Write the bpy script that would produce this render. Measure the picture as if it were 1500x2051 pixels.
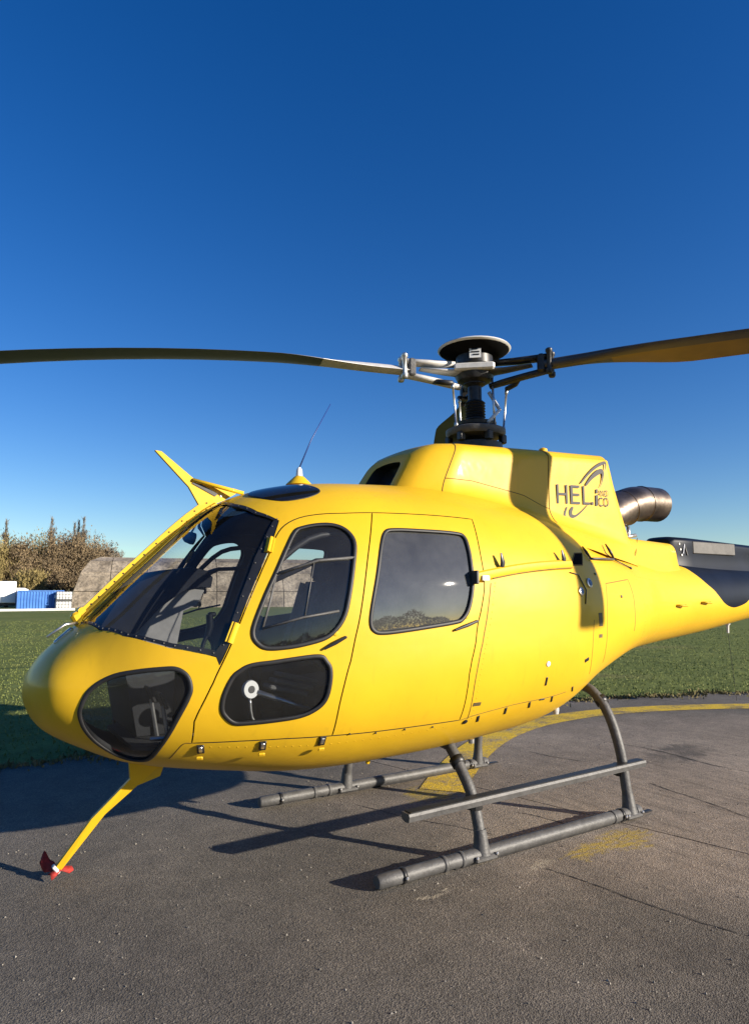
import bpy, math, random
import numpy as np
from mathutils import Vector, Matrix
from mathutils.geometry import delaunay_2d_cdt

rng = random.Random(7)
nrg = np.random.default_rng(11)
R = math.radians
scene = bpy.context.scene
for o in list(bpy.data.objects):
    bpy.data.objects.remove(o)

# ------------------------------------------------------------------ camera
CAM = np.array([-3.240, -3.723, 1.5])
YAW, PITCH = R(57.60), R(6.875)
cam_data = bpy.data.cameras.new("camera")
cam_data.sensor_fit = 'HORIZONTAL'
cam_data.sensor_width = 36.0
cam_data.lens = 36.0 * 1321.6 / 1500.0
cam_data.clip_start = 0.05
cam_data.clip_end = 6000
cam = bpy.data.objects.new("camera", cam_data)
scene.collection.objects.link(cam)
cam.location = CAM
fwd = Vector((math.cos(YAW) * math.cos(PITCH), math.sin(YAW) * math.cos(PITCH), math.sin(PITCH)))
cam.rotation_euler = fwd.to_track_quat('-Z', 'Y').to_euler()
scene.camera = cam

# ------------------------------------------------------------------ sky and sun
SUN_DIR = Vector((0.71, -0.995, 0.35)).normalized()        # towards the sun
world = bpy.data.worlds.new("World")
scene.world = world
world.use_nodes = True
nt = world.node_tree
nt.nodes.clear()
sky = nt.nodes.new("ShaderNodeTexSky")
sky.sky_type = 'NISHITA'
sky.sun_disc = False
sky.sun_elevation = math.asin(SUN_DIR.z)
sky.sun_rotation = math.atan2(SUN_DIR.x, SUN_DIR.y)
sky.altitude = 300
sky.air_density = 1.0
sky.dust_density = 0.3
sky.ozone_density = 3.0
bg = nt.nodes.new("ShaderNodeBackground")
bg.inputs["Strength"].default_value = 0.082
wo = nt.nodes.new("ShaderNodeOutputWorld")
hs = nt.nodes.new("ShaderNodeHueSaturation")            # the picture's deep winter blue
hs.inputs["Saturation"].default_value = 1.33
hs.inputs["Hue"].default_value = 0.516
nt.links.new(sky.outputs[0], hs.inputs["Color"])
nt.links.new(hs.outputs[0], bg.inputs["Color"])
nt.links.new(bg.outputs[0], wo.inputs["Surface"])

sun_data = bpy.data.lights.new("sun", 'SUN')
sun_data.energy = 5.0
sun_data.angle = R(0.53)
sun_data.color = (1.0, 0.90, 0.76)
sun = bpy.data.objects.new("sun", sun_data)
scene.collection.objects.link(sun)
sun.rotation_euler = (-SUN_DIR).to_track_quat('-Z', 'Y').to_euler()
sun.location = (20, -28, 12)

scene.view_settings.view_transform = 'Standard'
scene.view_settings.look = 'None'
scene.view_settings.exposure = 0.9
scene.view_settings.gamma = 1.0
scene.view_settings.use_curve_mapping = False
scene.render.engine = 'CYCLES'
scene.cycles.max_bounces = 10
scene.cycles.transparent_max_bounces = 24

# ------------------------------------------------------------------ materials
def mat(name, col, rough=0.5, metal=0.0, coat=0.0, spec=0.5, var=0.0, vscale=6.0, bump=0.0, bscale=40.0, col2=None, emit=None):
    m = bpy.data.materials.new(name)
    m.use_nodes = True
    t = m.node_tree
    b = t.nodes["Principled BSDF"]
    b.inputs["Base Color"].default_value = (*col, 1)
    b.inputs["Roughness"].default_value = rough
    b.inputs["Metallic"].default_value = metal
    b.inputs["Coat Weight"].default_value = coat
    b.inputs["Coat Roughness"].default_value = 0.06
    b.inputs["Specular IOR Level"].default_value = spec
    tc = t.nodes.new("ShaderNodeTexCoord")
    if var > 0 or col2:
        n = t.nodes.new("ShaderNodeTexNoise")
        n.inputs["Scale"].default_value = vscale
        n.inputs["Detail"].default_value = 6
        n.inputs["Roughness"].default_value = 0.6
        t.links.new(tc.outputs["Object"], n.inputs["Vector"])
        r = t.nodes.new("ShaderNodeValToRGB")
        c2 = col2 if col2 else tuple(min(1, c * (1 + var)) for c in col)
        c1 = col if col2 else tuple(c * (1 - var) for c in col)
        r.color_ramp.elements[0].position = 0.35
        r.color_ramp.elements[0].color = (*c1, 1)
        r.color_ramp.elements[1].position = 0.68
        r.color_ramp.elements[1].color = (*c2, 1)
        t.links.new(n.outputs["Fac"], r.inputs["Fac"])
        t.links.new(r.outputs["Color"], b.inputs["Base Color"])
    if bump > 0:
        n2 = t.nodes.new("ShaderNodeTexNoise")
        n2.inputs["Scale"].default_value = bscale
        n2.inputs["Detail"].default_value = 4
        t.links.new(tc.outputs["Object"], n2.inputs["Vector"])
        bp = t.nodes.new("ShaderNodeBump")
        bp.inputs["Strength"].default_value = bump
        bp.inputs["Distance"].default_value = 0.02
        t.links.new(n2.outputs["Fac"], bp.inputs["Height"])
        t.links.new(bp.outputs["Normal"], b.inputs["Normal"])
    return m

def paint_mat(name, col, rough=0.32, coat=0.2):
    """Aircraft paint: slightly uneven colour and gloss, faint dust, orange-peel ripple, clear coat."""
    m = bpy.data.materials.new(name)
    m.use_nodes = True
    t = m.node_tree
    L = t.links.new
    b = t.nodes["Principled BSDF"]
    tc = t.nodes.new("ShaderNodeTexCoord")
    n = t.nodes.new("ShaderNodeTexNoise")
    n.inputs["Scale"].default_value = 2.2
    n.inputs["Detail"].default_value = 8
    n.inputs["Roughness"].default_value = 0.65
    L(tc.outputs["Object"], n.inputs["Vector"])
    r = t.nodes.new("ShaderNodeValToRGB")
    r.color_ramp.elements[0].position = 0.3
    r.color_ramp.elements[0].color = (col[0] * 0.93, col[1] * 0.90, col[2] * 0.8 + 0.004, 1)
    r.color_ramp.elements[1].position = 0.7
    r.color_ramp.elements[1].color = (*col, 1)
    L(n.outputs["Fac"], r.inputs["Fac"])
    # vertical grime streaks and specks
    mp = t.nodes.new("ShaderNodeMapping")
    mp.inputs["Scale"].default_value = (26, 26, 2.0)
    L(tc.outputs["Object"], mp.inputs["Vector"])
    n3 = t.nodes.new("ShaderNodeTexNoise")
    n3.inputs["Scale"].default_value = 1.0
    n3.inputs["Detail"].default_value = 5
    L(mp.outputs["Vector"], n3.inputs["Vector"])
    r3 = t.nodes.new("ShaderNodeValToRGB")
    r3.color_ramp.elements[0].position = 0.60
    r3.color_ramp.elements[0].color = (0, 0, 0, 1)
    r3.color_ramp.elements[1].position = 0.85
    r3.color_ramp.elements[1].color = (0.22, 0.22, 0.22, 1)
    L(n3.outputs["Fac"], r3.inputs["Fac"])
    mx = t.nodes.new("ShaderNodeMix")
    mx.data_type = 'RGBA'
    mx.inputs[7].default_value = (col[0] * 0.45, col[1] * 0.42, col[2] * 0.5 + 0.01, 1)
    L(r3.outputs["Color"], mx.inputs[0])
    L(r.outputs["Color"], mx.inputs[6])
    L(mx.outputs[2], b.inputs["Base Color"])
    rr = t.nodes.new("ShaderNodeMapRange")
    rr.inputs[3].default_value = rough - 0.07
    rr.inputs[4].default_value = rough + 0.14
    L(n.outputs["Fac"], rr.inputs[0])
    L(rr.outputs[0], b.inputs["Roughness"])
    n2 = t.nodes.new("ShaderNodeTexNoise")
    n2.inputs["Scale"].default_value = 7
    n2.inputs["Detail"].default_value = 2
    L(tc.outputs["Object"], n2.inputs["Vector"])
    bp = t.nodes.new("ShaderNodeBump")
    bp.inputs["Strength"].default_value = 0.10
    bp.inputs["Distance"].default_value = 0.02
    L(n2.outputs["Fac"], bp.inputs["Height"])
    L(bp.outputs["Normal"], b.inputs["Normal"])
    L(bp.outputs["Normal"], b.inputs["Coat Normal"])
    b.inputs["Coat Weight"].default_value = coat
    b.inputs["Coat Roughness"].default_value = 0.07
    b.inputs["Specular IOR Level"].default_value = 0.22
    return m

def glass_mat(name, tint, dirt=0.03, refl=1.0):
    """Thin acrylic: tinted see-through, Schlick mirror on both faces, a film of dust."""
    m = bpy.data.materials.new(name)
    m.use_nodes = True
    t = m.node_tree
    L = t.links.new
    t.nodes.clear()
    out = t.nodes.new("ShaderNodeOutputMaterial")
    tr = t.nodes.new("ShaderNodeBsdfTransparent")
    tr.inputs["Color"].default_value = (*tint, 1)
    gl = t.nodes.new("ShaderNodeBsdfGlossy")
    gl.inputs["Roughness"].default_value = 0.015
    df = t.nodes.new("ShaderNodeBsdfDiffuse")
    df.inputs["Color"].default_value = (0.55, 0.55, 0.53, 1)
    tc = t.nodes.new("ShaderNodeTexCoord")
    n = t.nodes.new("ShaderNodeTexNoise")
    n.inputs["Scale"].default_value = 5.0
    n.inputs["Detail"].default_value = 9
    n.inputs["Roughness"].default_value = 0.7
    L(tc.outputs["Object"], n.inputs["Vector"])
    mr = t.nodes.new("ShaderNodeMapRange")
    mr.inputs[1].default_value = 0.35
    mr.inputs[2].default_value = 0.75
    mr.inputs[3].default_value = dirt * 0.7
    mr.inputs[4].default_value = dirt * 1.3
    L(n.outputs["Fac"], mr.inputs[0])
    nb = t.nodes.new("ShaderNodeTexNoise")
    nb.inputs["Scale"].default_value = 3.0
    L(tc.outputs["Object"], nb.inputs["Vector"])
    bp = t.nodes.new("ShaderNodeBump")
    bp.inputs["Strength"].default_value = 0.05
    bp.inputs["Distance"].default_value = 0.02
    L(nb.outputs["Fac"], bp.inputs["Height"])
    L(bp.outputs["Normal"], gl.inputs["Normal"])
    m1 = t.nodes.new("ShaderNodeMixShader")
    L(mr.outputs[0], m1.inputs[0])
    L(tr.outputs[0], m1.inputs[1])
    L(df.outputs[0], m1.inputs[2])
    lw = t.nodes.new("ShaderNodeLayerWeight")
    lw.inputs["Blend"].default_value = 0.5
    pw = t.nodes.new("ShaderNodeMath")
    pw.operation = 'POWER'
    pw.inputs[1].default_value = 5
    L(lw.outputs["Facing"], pw.inputs[0])
    ma = t.nodes.new("ShaderNodeMath")
    ma.operation = 'MULTIPLY_ADD'
    ma.inputs[1].default_value = 0.92
    ma.inputs[2].default_value = 0.06 * refl
    L(pw.outputs[0], ma.inputs[0])
    m2 = t.nodes.new("ShaderNodeMixShader")
    L(ma.outputs[0], m2.inputs[0])
    L(m1.outputs[0], m2.inputs[1])
    L(gl.outputs[0], m2.inputs[2])
    L(m2.outputs[0], out.inputs["Surface"])
    return m

M = dict(
    yellow=paint_mat("yellow_paint", (0.68, 0.418, 0.014), 0.43, 0.16),
    navy=mat("navy_paint", (0.006, 0.009, 0.018), 0.42, spec=0.10, var=0.2, vscale=5),
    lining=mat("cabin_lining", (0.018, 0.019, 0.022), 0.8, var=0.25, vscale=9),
    rubber=mat("black_rubber", (0.012, 0.012, 0.013), 0.55, var=0.2, vscale=30),
    black=mat("black_paint", (0.014, 0.015, 0.018), 0.38, var=0.25, vscale=12),
    seam=mat("seam_shadow_gap", (0.16, 0.09, 0.008), 0.7, var=0.3, vscale=20),
    steel=mat("grey_painted_steel", (0.082, 0.080, 0.078), 0.55, metal=0.1, var=0.22, vscale=14, bump=0.15, bscale=60),
    bare=mat("bare_metal", (0.55, 0.54, 0.52), 0.35, metal=0.9, var=0.18, vscale=25),
    alu=mat("light_alloy", (0.62, 0.60, 0.56), 0.5, metal=0.15, var=0.12, vscale=20),
    darkmetal=mat("dark_metal", (0.035, 0.034, 0.034), 0.42, metal=0.5, var=0.3, vscale=25),
    exhaust=mat("heat_stained_exhaust", (0.09, 0.070, 0.056), 0.36, metal=0.9, col2=(0.26, 0.205, 0.16), vscale=6, bump=0.25, bscale=6),
    glass=glass_mat("cabin_acrylic", (0.90, 0.92, 0.93), 0.012, .8),
    glass_side=glass_mat("door_acrylic", (0.86, 0.88, 0.90), 0.025, .9),
    glass_dark=glass_mat("tinted_rear_acrylic", (0.18, 0.20, 0.22), 0.11, 1.8),
    glass_chin=glass_mat("chin_acrylic", (0.62, 0.64, 0.66), 0.02, .7),
    skyl=glass_mat("tinted_roof_acrylic", (0.05, 0.06, 0.08), 0.02, 1.3),
    white=mat("white_paint", (0.78, 0.77, 0.74), 0.45, var=0.06),
    seat=mat("seat_cloth", (0.028, 0.030, 0.036), 0.85, var=0.3, vscale=40),
    seatgrey=mat("grey_belt", (0.22, 0.22, 0.23), 0.8, var=0.2, vscale=30),
    console=mat("console_grey", (0.12, 0.118, 0.115), 0.72, var=0.12, vscale=20),
    glare=mat("glareshield_black", (0.008, 0.009, 0.012), 0.85, spec=.15, var=0.2, vscale=15),
    logo=mat("logo_grey", (0.085, 0.080, 0.080), 0.6, spec=.15),
    sticker=mat("warning_placard", (0.10, 0.075, 0.03), 0.6, var=0.35, vscale=90),
    red=mat("red_cloth", (0.30, 0.018, 0.012), 0.8, var=0.35, vscale=40),
    bluerod=mat("blue_antenna", (0.02, 0.05, 0.20), 0.4),
    bladetop=mat("blade_grey", (0.045, 0.046, 0.05), 0.42, var=0.2, vscale=6),
    bladelow=mat("blade_yellow_brown", (0.17, 0.115, 0.018), 0.5, var=0.15, vscale=5),
    floor=mat("cabin_floor", (0.05, 0.05, 0.052), 0.8, var=0.2),
)

# ------------------------------------------------------------------ mesh helpers
def link(o, parent=None):
    scene.collection.objects.link(o)
    if parent is not None:
        o.parent = parent
    return o

def obj(name, verts, faces, m, parent=None, smooth=False, normals=None, slots=None, mi=None, auto=None):
    me = bpy.data.meshes.new(name)
    me.from_pydata([tuple(map(float, v)) for v in verts], [], [tuple(int(i) for i in f) for f in faces])
    for s in (slots or [m]):
        me.materials.append(s)
    if mi is not None:
        me.polygons.foreach_set("material_index", np.asarray(mi, dtype=np.int32))
    me.polygons.foreach_set("use_smooth", np.full(len(me.polygons), bool(smooth)))
    me.update()
    if normals is not None:
        me.normals_split_custom_set_from_vertices([tuple(map(float, n)) for n in normals])
    elif auto is not None:
        me.set_sharp_from_angle(angle=R(auto))
    return link(bpy.data.objects.new(name, me), parent)

def empty(name, loc, parent=None):
    o = bpy.data.objects.new(name, None)
    o.empty_display_size = 0.2
    o.location = loc
    return link(o, parent)

def tag(o, label=None, cat=None, group=None, kind=None):
    if label: o["label"] = label
    if cat: o["category"] = cat
    if group: o["group"] = group
    if kind: o["kind"] = kind
    return o

class MB:
    """collects simple solids into one mesh"""
    def __init__(s):
        s.v, s.f = [], []
    def add(s, v, f):
        k = len(s.v)
        s.v += [tuple(map(float, p)) for p in v]
        s.f += [tuple(i + k for i in q) for q in f]
        return s
    def box(s, c, d, rot=None, bev=0.0):
        c = Vector(c)
        hx, hy, hz = d[0] / 2, d[1] / 2, d[2] / 2
        if bev <= 0:
            v = [Vector((sx * hx, sy * hy, sz * hz)) for sz in (-1, 1) for sy in (-1, 1) for sx in (-1, 1)]
            f = [(0, 2, 3, 1), (4, 5, 7, 6), (0, 1, 5, 4), (2, 6, 7, 3), (0, 4, 6, 2), (1, 3, 7, 5)]
        else:
            b = min(bev, hx * .9, hy * .9, hz * .9)
            lay = []
            for z, i in ((-hz, b), (-hz + b, 0), (hz - b, 0), (hz, b)):
                x, y = hx - i, hy - i
                bb = b if i == 0 else b * .6
                lay.append([Vector(p) for p in ((x - bb, -y, z), (x, -y + bb, z), (x, y - bb, z), (x - bb, y, z), (-x + bb, y, z), (-x, y - bb, z), (-x, -y + bb, z), (-x + bb, -y, z))])
            v = [p for l in lay for p in l]
            f = [tuple(range(7, -1, -1)), tuple(range(24, 32))]
            for l in range(3):
                for k in range(8):
                    a, e = l * 8 + k, l * 8 + (k + 1) % 8
                    f.append((a, e, e + 8, a + 8))
        if rot is not None:
            v = [rot @ p for p in v]
        return s.add([p + c for p in v], f)
    def tube(s, pts, r, n=10, caps=True, flat=None):
        pts = [Vector(p) for p in pts]
        m = len(pts)
        rs = r if isinstance(r, (list, tuple)) else [r] * m
        tang = []
        for i in range(m):
            t = pts[min(i + 1, m - 1)] - pts[max(i - 1, 0)]
            tang.append(t.normalized())
        up = Vector((0, 0, 1)) if abs(tang[0].z) < .9 else Vector((0, 1, 0))
        v = []
        for i in range(m):
            t = tang[i]
            a = (up - t * up.dot(t))
            a.normalize()
            b = t.cross(a)
            up = a
            ka, kb = (1, 1) if flat is None else flat
            for k in range(n):
                th = 2 * math.pi * k / n
                v.append(pts[i] + a * math.cos(th) * rs[i] * ka + b * math.sin(th) * rs[i] * kb)
        f = []
        for i in range(m - 1):
            for k in range(n):
                a, b = i * n + k, i * n + (k + 1) % n
                f.append((a, b, b + n, a + n))
        if caps:
            f.append(tuple(range(n - 1, -1, -1)))
            f.append(tuple(range((m - 1) * n, m * n)))
        return s.add(v, f)
    def lathe(s, prof, c=(0, 0, 0), n=28, axis=None):
        """profile of (radius, height) turned about z (or a given axis)"""
        q = Vector((0, 0, 1)).rotation_difference(Vector(axis)) if axis is not None else None
        v, f = [], []
        for r, h in prof:
            for k in range(n):
                th = 2 * math.pi * k / n
                p = Vector((r * math.cos(th), r * math.sin(th), h))
                if q is not None: p = q @ p
                v.append(p + Vector(c))
        for i in range(len(prof) - 1):
            for k in range(n):
                a, b = i * n + k, i * n + (k + 1) % n
                f.append((a, b, b + n, a + n))
        f.append(tuple(range(n - 1, -1, -1)))
        f.append(tuple(range((len(prof) - 1) * n, len(prof) * n)))
        return s.add(v, f)
    def prism(s, poly, y0, y1):
        """(x, z) outline extruded from y0 to y1"""
        n = len(poly)
        ar = sum(poly[i][0] * poly[(i + 1) % n][1] - poly[(i + 1) % n][0] * poly[i][1] for i in range(n))
        if ar < 0: poly = poly[::-1]
        v = [(x, y0, z) for x, z in poly] + [(x, y1, z) for x, z in poly]
        f = [tuple(range(n)), tuple(range(2 * n - 1, n - 1, -1))]
        for i in range(n):
            j = (i + 1) % n
            f.append((j, i, i + n, j + n))
        return s.add(v, f)
    def build(s, name, m, parent=None, smooth=False, auto=None):
        return obj(name, s.v, s.f, m, parent, smooth=smooth or auto is not None, auto=auto)
    def flip(s):
        """the starboard twin"""
        t = MB()
        t.v = [(x, -y, z) for x, y, z in s.v]
        t.f = [tuple(reversed(q)) for q in s.f]
        return t

def smooth_line(pts, k=6, closed=False):
    P = np.asarray(pts, float)
    n = len(P)
    out = []
    rngi = range(n) if closed else range(n - 1)
    for i in rngi:
        if closed:
            p0, p1, p2, p3 = P[(i - 1) % n], P[i], P[(i + 1) % n], P[(i + 2) % n]
        else:
            p0, p1, p2, p3 = P[max(i - 1, 0)], P[i], P[i + 1], P[min(i + 2, n - 1)]
        for j in range(k):
            t = j / k
            out.append(.5 * ((2 * p1) + (-p0 + p2) * t + (2 * p0 - 5 * p1 + 4 * p2 - p3) * t * t + (-p0 + 3 * p1 - 3 * p2 + p3) * t ** 3))
    if not closed:
        out.append(P[-1])
    return np.array(out)

# ------------------------------------------------------------------ fuselage surface
# stations along the body: x, top, bottom, half width, height of the widest line, fullness above, below
KN = np.array([[-2.92 ,  1.015,  1.015,  0.   ,  1.015,  2.2  ,  2.2  ],
    [-2.848,  1.175,  0.847,  0.295,  1.035,  2.2  ,  2.2  ],
    [-2.64 ,  1.372,  0.719,  0.462,  1.02 ,  2.2  ,  2.2  ],
    [-2.4  ,  1.621,  0.624,  0.62 ,  1.06 ,  2.2  ,  2.2  ],
    [-2.   ,  1.988,  0.551,  0.78 ,  1.12 ,  2.3  ,  2.3  ],
    [-1.6  ,  2.13 ,  0.504,  0.88 ,  1.18 ,  2.5  ,  2.4  ],
    [-1.1  ,  2.177,  0.499,  0.93 ,  1.22 ,  2.6  ,  2.4  ],
    [-0.5  ,  2.185,  0.529,  0.94 ,  1.24 ,  2.6  ,  2.4  ],
    [ 0.1  ,  2.105,  0.603,  0.91 ,  1.26 ,  2.5  ,  2.4  ],
    [ 0.6  ,  1.965,  0.803,  0.775,  1.28 ,  2.4  ,  2.3  ],
    [ 1.1  ,  1.87 ,  0.967,  0.66 ,  1.32 ,  2.3  ,  2.2  ],
    [ 1.7  ,  1.8  ,  1.032,  0.45 ,  1.36 ,  2.2  ,  2.1  ],
    [ 2.6  ,  1.765,  1.114,  0.33 ,  1.4  ,  2.   ,  2.   ],
    [ 4.2  ,  1.75 ,  1.286,  0.25 ,  1.44 ,  2.   ,  2.   ],
    [ 6.4  ,  1.72 ,  1.33 ,  0.17 ,  1.47 ,  2.   ,  2.   ]])

def spl(u):
    u = np.asarray(u, float)
    n = len(KN)
    u = np.clip(u, 0, n - 1 - 1e-9)
    i = np.floor(u).astype(int)
    t = (u - i)[..., None]
    g = lambda j: KN[np.clip(j, 0, n - 1)]
    p0, p1, p2, p3 = g(i - 1), g(i), g(i + 1), g(i + 2)
    nose = (i == 0)[..., None]
    p0 = np.where(nose, np.concatenate([p2[..., :1], 2 * p1[..., 1:4] - p2[..., 1:4], p2[..., 4:]], -1), p0)
    return .5 * ((2 * p1) + (-p0 + p2) * t + (2 * p0 - 5 * p1 + 4 * p2 - p3) * t * t + (-p0 + 3 * p1 - 3 * p2 + p3) * t ** 3)

def surf(u, v):
    s = spl(u)
    x, zt, zb, w, zc, nu, nl = [s[..., k] for k in range(7)]
    ph = (np.asarray(v, float) - .5) * np.pi
    c, sn = np.abs(np.cos(ph)), np.sin(ph)
    n = np.where(sn > 0, nu, nl)
    y = -w * c ** (2 / n)
    z = zc + np.where(sn > 0, zt - zc, zc - zb) * np.sign(sn) * np.abs(sn) ** (2 / n)
    return np.stack([x, y, z], -1)

def snorm(u, v):
    u = np.asarray(u, float); v = np.asarray(v, float)
    s = spl(u)
    x, zt, zb, w, zc, nu, nl = [s[..., k] for k in range(7)]
    ph = (v - .5) * np.pi
    c, sn = np.abs(np.cos(ph)), np.sin(ph)
    n = np.where(sn > 0, nu, nl)
    h = np.maximum(np.where(sn > 0, zt - zc, zc - zb), 1e-4)
    gy = -(c ** (2 / n)) ** (n - 1) / np.maximum(w, 1e-4)
    gz = np.sign(sn) * (np.abs(sn) ** (2 / n)) ** (n - 1) / h
    e = 1e-3
    d = (surf(u + e, v) - surf(np.maximum(u - e, 0), v))
    nx = -(gy * d[..., 1] + gz * d[..., 2]) / np.maximum(d[..., 0], 1e-7)
    N = np.stack([nx, gy, gz], -1)
    return N / np.maximum(np.linalg.norm(N, axis=-1, keepdims=True), 1e-12)

def P3(u, v, off=0.0, side=-1):
    p = surf(u, v) + snorm(u, v) * off
    if side > 0: p = p * np.array([1, -1, 1])
    return p

OUT = dict(
    windshield=[(3.547,0.5369),(3.592,0.5184),(3.677,0.5576),(3.858,0.6271),(4.066,0.6923),(4.301,0.7458),(4.429,0.7720),(4.230,0.8214),(4.094,0.9041),(4.092,0.9676)],
    wsright=[(3.577,0.5221),(3.687,0.5570),(3.826,0.6045),(4.023,0.6599),(4.182,0.6995),(4.301,0.7329),(4.413,0.7665)],
    wsbottom=[(1.839,0.9680),(2.045,0.7951),(2.438,0.6909),(2.812,0.6271),(3.062,0.5898),(3.329,0.5592)],
    chin=[(1.674,0.4039),(1.674,0.4554),(1.760,0.5118),(1.954,0.5508),(2.228,0.5645),(2.587,0.5569),(2.935,0.5445),(3.110,0.5366),(3.215,0.5234),(3.274,0.5082),(3.294,0.4896),(3.268,0.4660),(3.166,0.3994),(3.055,0.2929),(3.008,0.2176),(2.936,0.1844),(2.722,0.1733),(2.391,0.2046),(2.031,0.2596),(1.792,0.3307)],
    fdoor=[(5.541,0.7442),(5.217,0.7487),(4.926,0.7568),(4.673,0.7585),(4.461,0.7485),(4.318,0.7274),(4.195,0.6949),(4.037,0.6557),(3.840,0.6007),(3.701,0.5536),(3.606,0.5242),(3.563,0.5117),(3.494,0.4878),(3.400,0.4332),(3.362,0.3970),(3.390,0.3168),(3.874,0.3244),(4.389,0.3292),(4.965,0.3291),(4.960,0.4133),(5.015,0.4757),(5.096,0.5112),(5.172,0.5445),(5.301,0.6232),(5.398,0.6739)],
    rdoor=[(5.541,0.7442),(6.156,0.7358),(6.706,0.7263),(6.661,0.6743),(6.635,0.6321),(6.625,0.5959),(6.607,0.5645),(6.545,0.5304),(6.490,0.5071),(6.413,0.4433),(6.446,0.3172),(5.751,0.3227),(4.965,0.3291)],
    fwin=[(4.564,0.7246),(4.681,0.7293),(4.856,0.7279),(5.011,0.7212),(5.127,0.7076),(5.197,0.6866),(5.206,0.6633),(5.142,0.6223),(5.059,0.5745),(4.995,0.5471),(4.898,0.5313),(4.760,0.5227),(4.525,0.5212),(4.297,0.5231),(4.071,0.5286),(3.967,0.5388),(3.915,0.5541),(3.941,0.5741),(4.076,0.6139),(4.241,0.6522),(4.409,0.6921)],
    lwin=[(3.786,0.5067),(3.904,0.5107),(4.140,0.5087),(4.411,0.5068),(4.670,0.5045),(4.761,0.5003),(4.821,0.4884),(4.823,0.4605),(4.786,0.4287),(4.687,0.4086),(4.512,0.3943),(4.236,0.3881),(3.913,0.3843),(3.772,0.3864),(3.675,0.4060),(3.624,0.4298),(3.631,0.4648),(3.694,0.4969)],
    rwin=[(5.602,0.6878),(5.723,0.6931),(6.037,0.6887),(6.412,0.6819),(6.503,0.6731),(6.513,0.6464),(6.499,0.6098),(6.477,0.5701),(6.415,0.5368),(6.335,0.5222),(6.243,0.5187),(5.981,0.5166),(5.649,0.5155),(5.427,0.5162),(5.331,0.5194),(5.287,0.5285),(5.305,0.5488),(5.399,0.5984),(5.510,0.6572)],
    stripe=[(11.611,0.8582),(11.721,0.8186),(11.767,0.7579),(11.817,0.7033),(11.873,0.6503),(11.943,0.6005),(11.993,0.5519),(12.053,0.4981),(12.118,0.4569),(12.197,0.4325),(12.274,0.4413),(12.348,0.4700),(12.387,0.5033),(12.656,0.5957),(13.050,0.6771)],
    seam2=[(6.694,0.5746),(6.611,0.5202),(6.527,0.4807),(6.491,0.4126),(6.538,0.3174)],
    seamA=[(3.231,0.2268),(3.293,0.3071),(3.390,0.3168)],
    seamB=[(6.459,0.3165),(6.650,0.3267),(7.074,0.3355),(7.527,0.3345),(7.828,0.3363)],
    seamC=[(8.212,0.5116),(8.170,0.4818),(8.175,0.4253),(8.228,0.3705)],
    bagL=[(8.613,0.3786),(8.584,0.4321),(8.593,0.4904),(8.663,0.5466),(8.756,0.6021),(9.152,0.6185),(9.538,0.6344),(9.545,0.5651),(9.516,0.5085),(9.489,0.4522)],
    rail=[(6.495,0.5841),(7.876,0.6278)],
    extra=[(8.053,0.6504),(7.974,0.5660),(8.198,0.5893),(8.099,0.6711),(8.339,0.6845),(8.171,0.6373),(7.892,0.6269),(7.833,0.6076),(8.031,0.5406)],
    marks=[(3.503,0.2926),(4.153,0.3074),(4.865,0.3166),(6.677,0.3094),(7.003,0.3185),(7.316,0.3215),(7.426,0.3931),(7.466,0.3328),(7.632,0.3238),(7.939,0.3390),(6.577,0.3617),(7.408,0.4406),(8.054,0.4286),(8.397,0.5116),(8.379,0.4827),(9.160,0.5679),(6.528,0.3073),(4.866,0.5147),(6.360,0.5143),(4.214,0.7106),(3.704,0.5700),(3.651,0.5452),(6.841,0.6115),(7.739,0.6357),(9.703,0.8038),(9.876,0.7015),(8.678,0.7312),(6.599,0.5820),(11.117,0.5117),(11.688,0.5130),(6.087,0.2956),(5.166,0.3297),(5.477,0.3215),(5.816,0.3181),(6.151,0.3102),(8.463,0.6217),(4.926,0.5251),(6.436,0.5183),(6.802,0.7043),(12.407,0.1026)],
)
SC = np.array([0.45, 2.6])

def dens(poly, closed=True, step=0.028):
    P = np.asarray(poly, float)
    if closed: P = np.vstack([P, P[:1]])
    out = []
    for a, b in zip(P[:-1], P[1:]):
        k = max(1, int(np.ceil(np.linalg.norm((b - a) * SC) / step)))
        for j in range(k): out.append(a + (b - a) * j / k)
    if not closed: out.append(P[-1])
    return np.array(out)

def pip(poly, pts):
    x, y = pts[:, 0], pts[:, 1]
    inside = np.zeros(len(pts), bool)
    q = np.roll(poly, -1, 0)
    for (x1, y1), (x2, y2) in zip(poly, q):
        if y1 == y2: continue
        cr = ((y1 > y) != (y2 > y)) & (x < (x2 - x1) * (y - y1) / (y2 - y1) + x1)
        inside ^= cr
    return inside

def cdt(grid, polys):
    """grid points plus closed outlines -> uv vertices and triangles"""
    allp = np.vstack(polys)
    G = grid
    keep = np.ones(len(G), bool)
    for k in range(0, len(allp), 64):
        d = np.linalg.norm((G[:, None] - allp[None, k:k + 64]) * SC, axis=2).min(1)
        keep &= d > 0.011
    G = G[keep]
    pts, edges = [tuple(p * SC) for p in G], []
    for P in polys:
        b = len(pts)
        pts += [tuple(p * SC) for p in P]
        edges += [(b + i, b + (i + 1) % len(P)) for i in range(len(P))]
    r = delaunay_2d_cdt([Vector(p) for p in pts], edges, [], 0, 1e-6)
    uv = np.array([tuple(p) for p in r[0]]) / SC
    tr = np.array([tuple(f) for f in r[2]])
    return uv, tr

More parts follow.
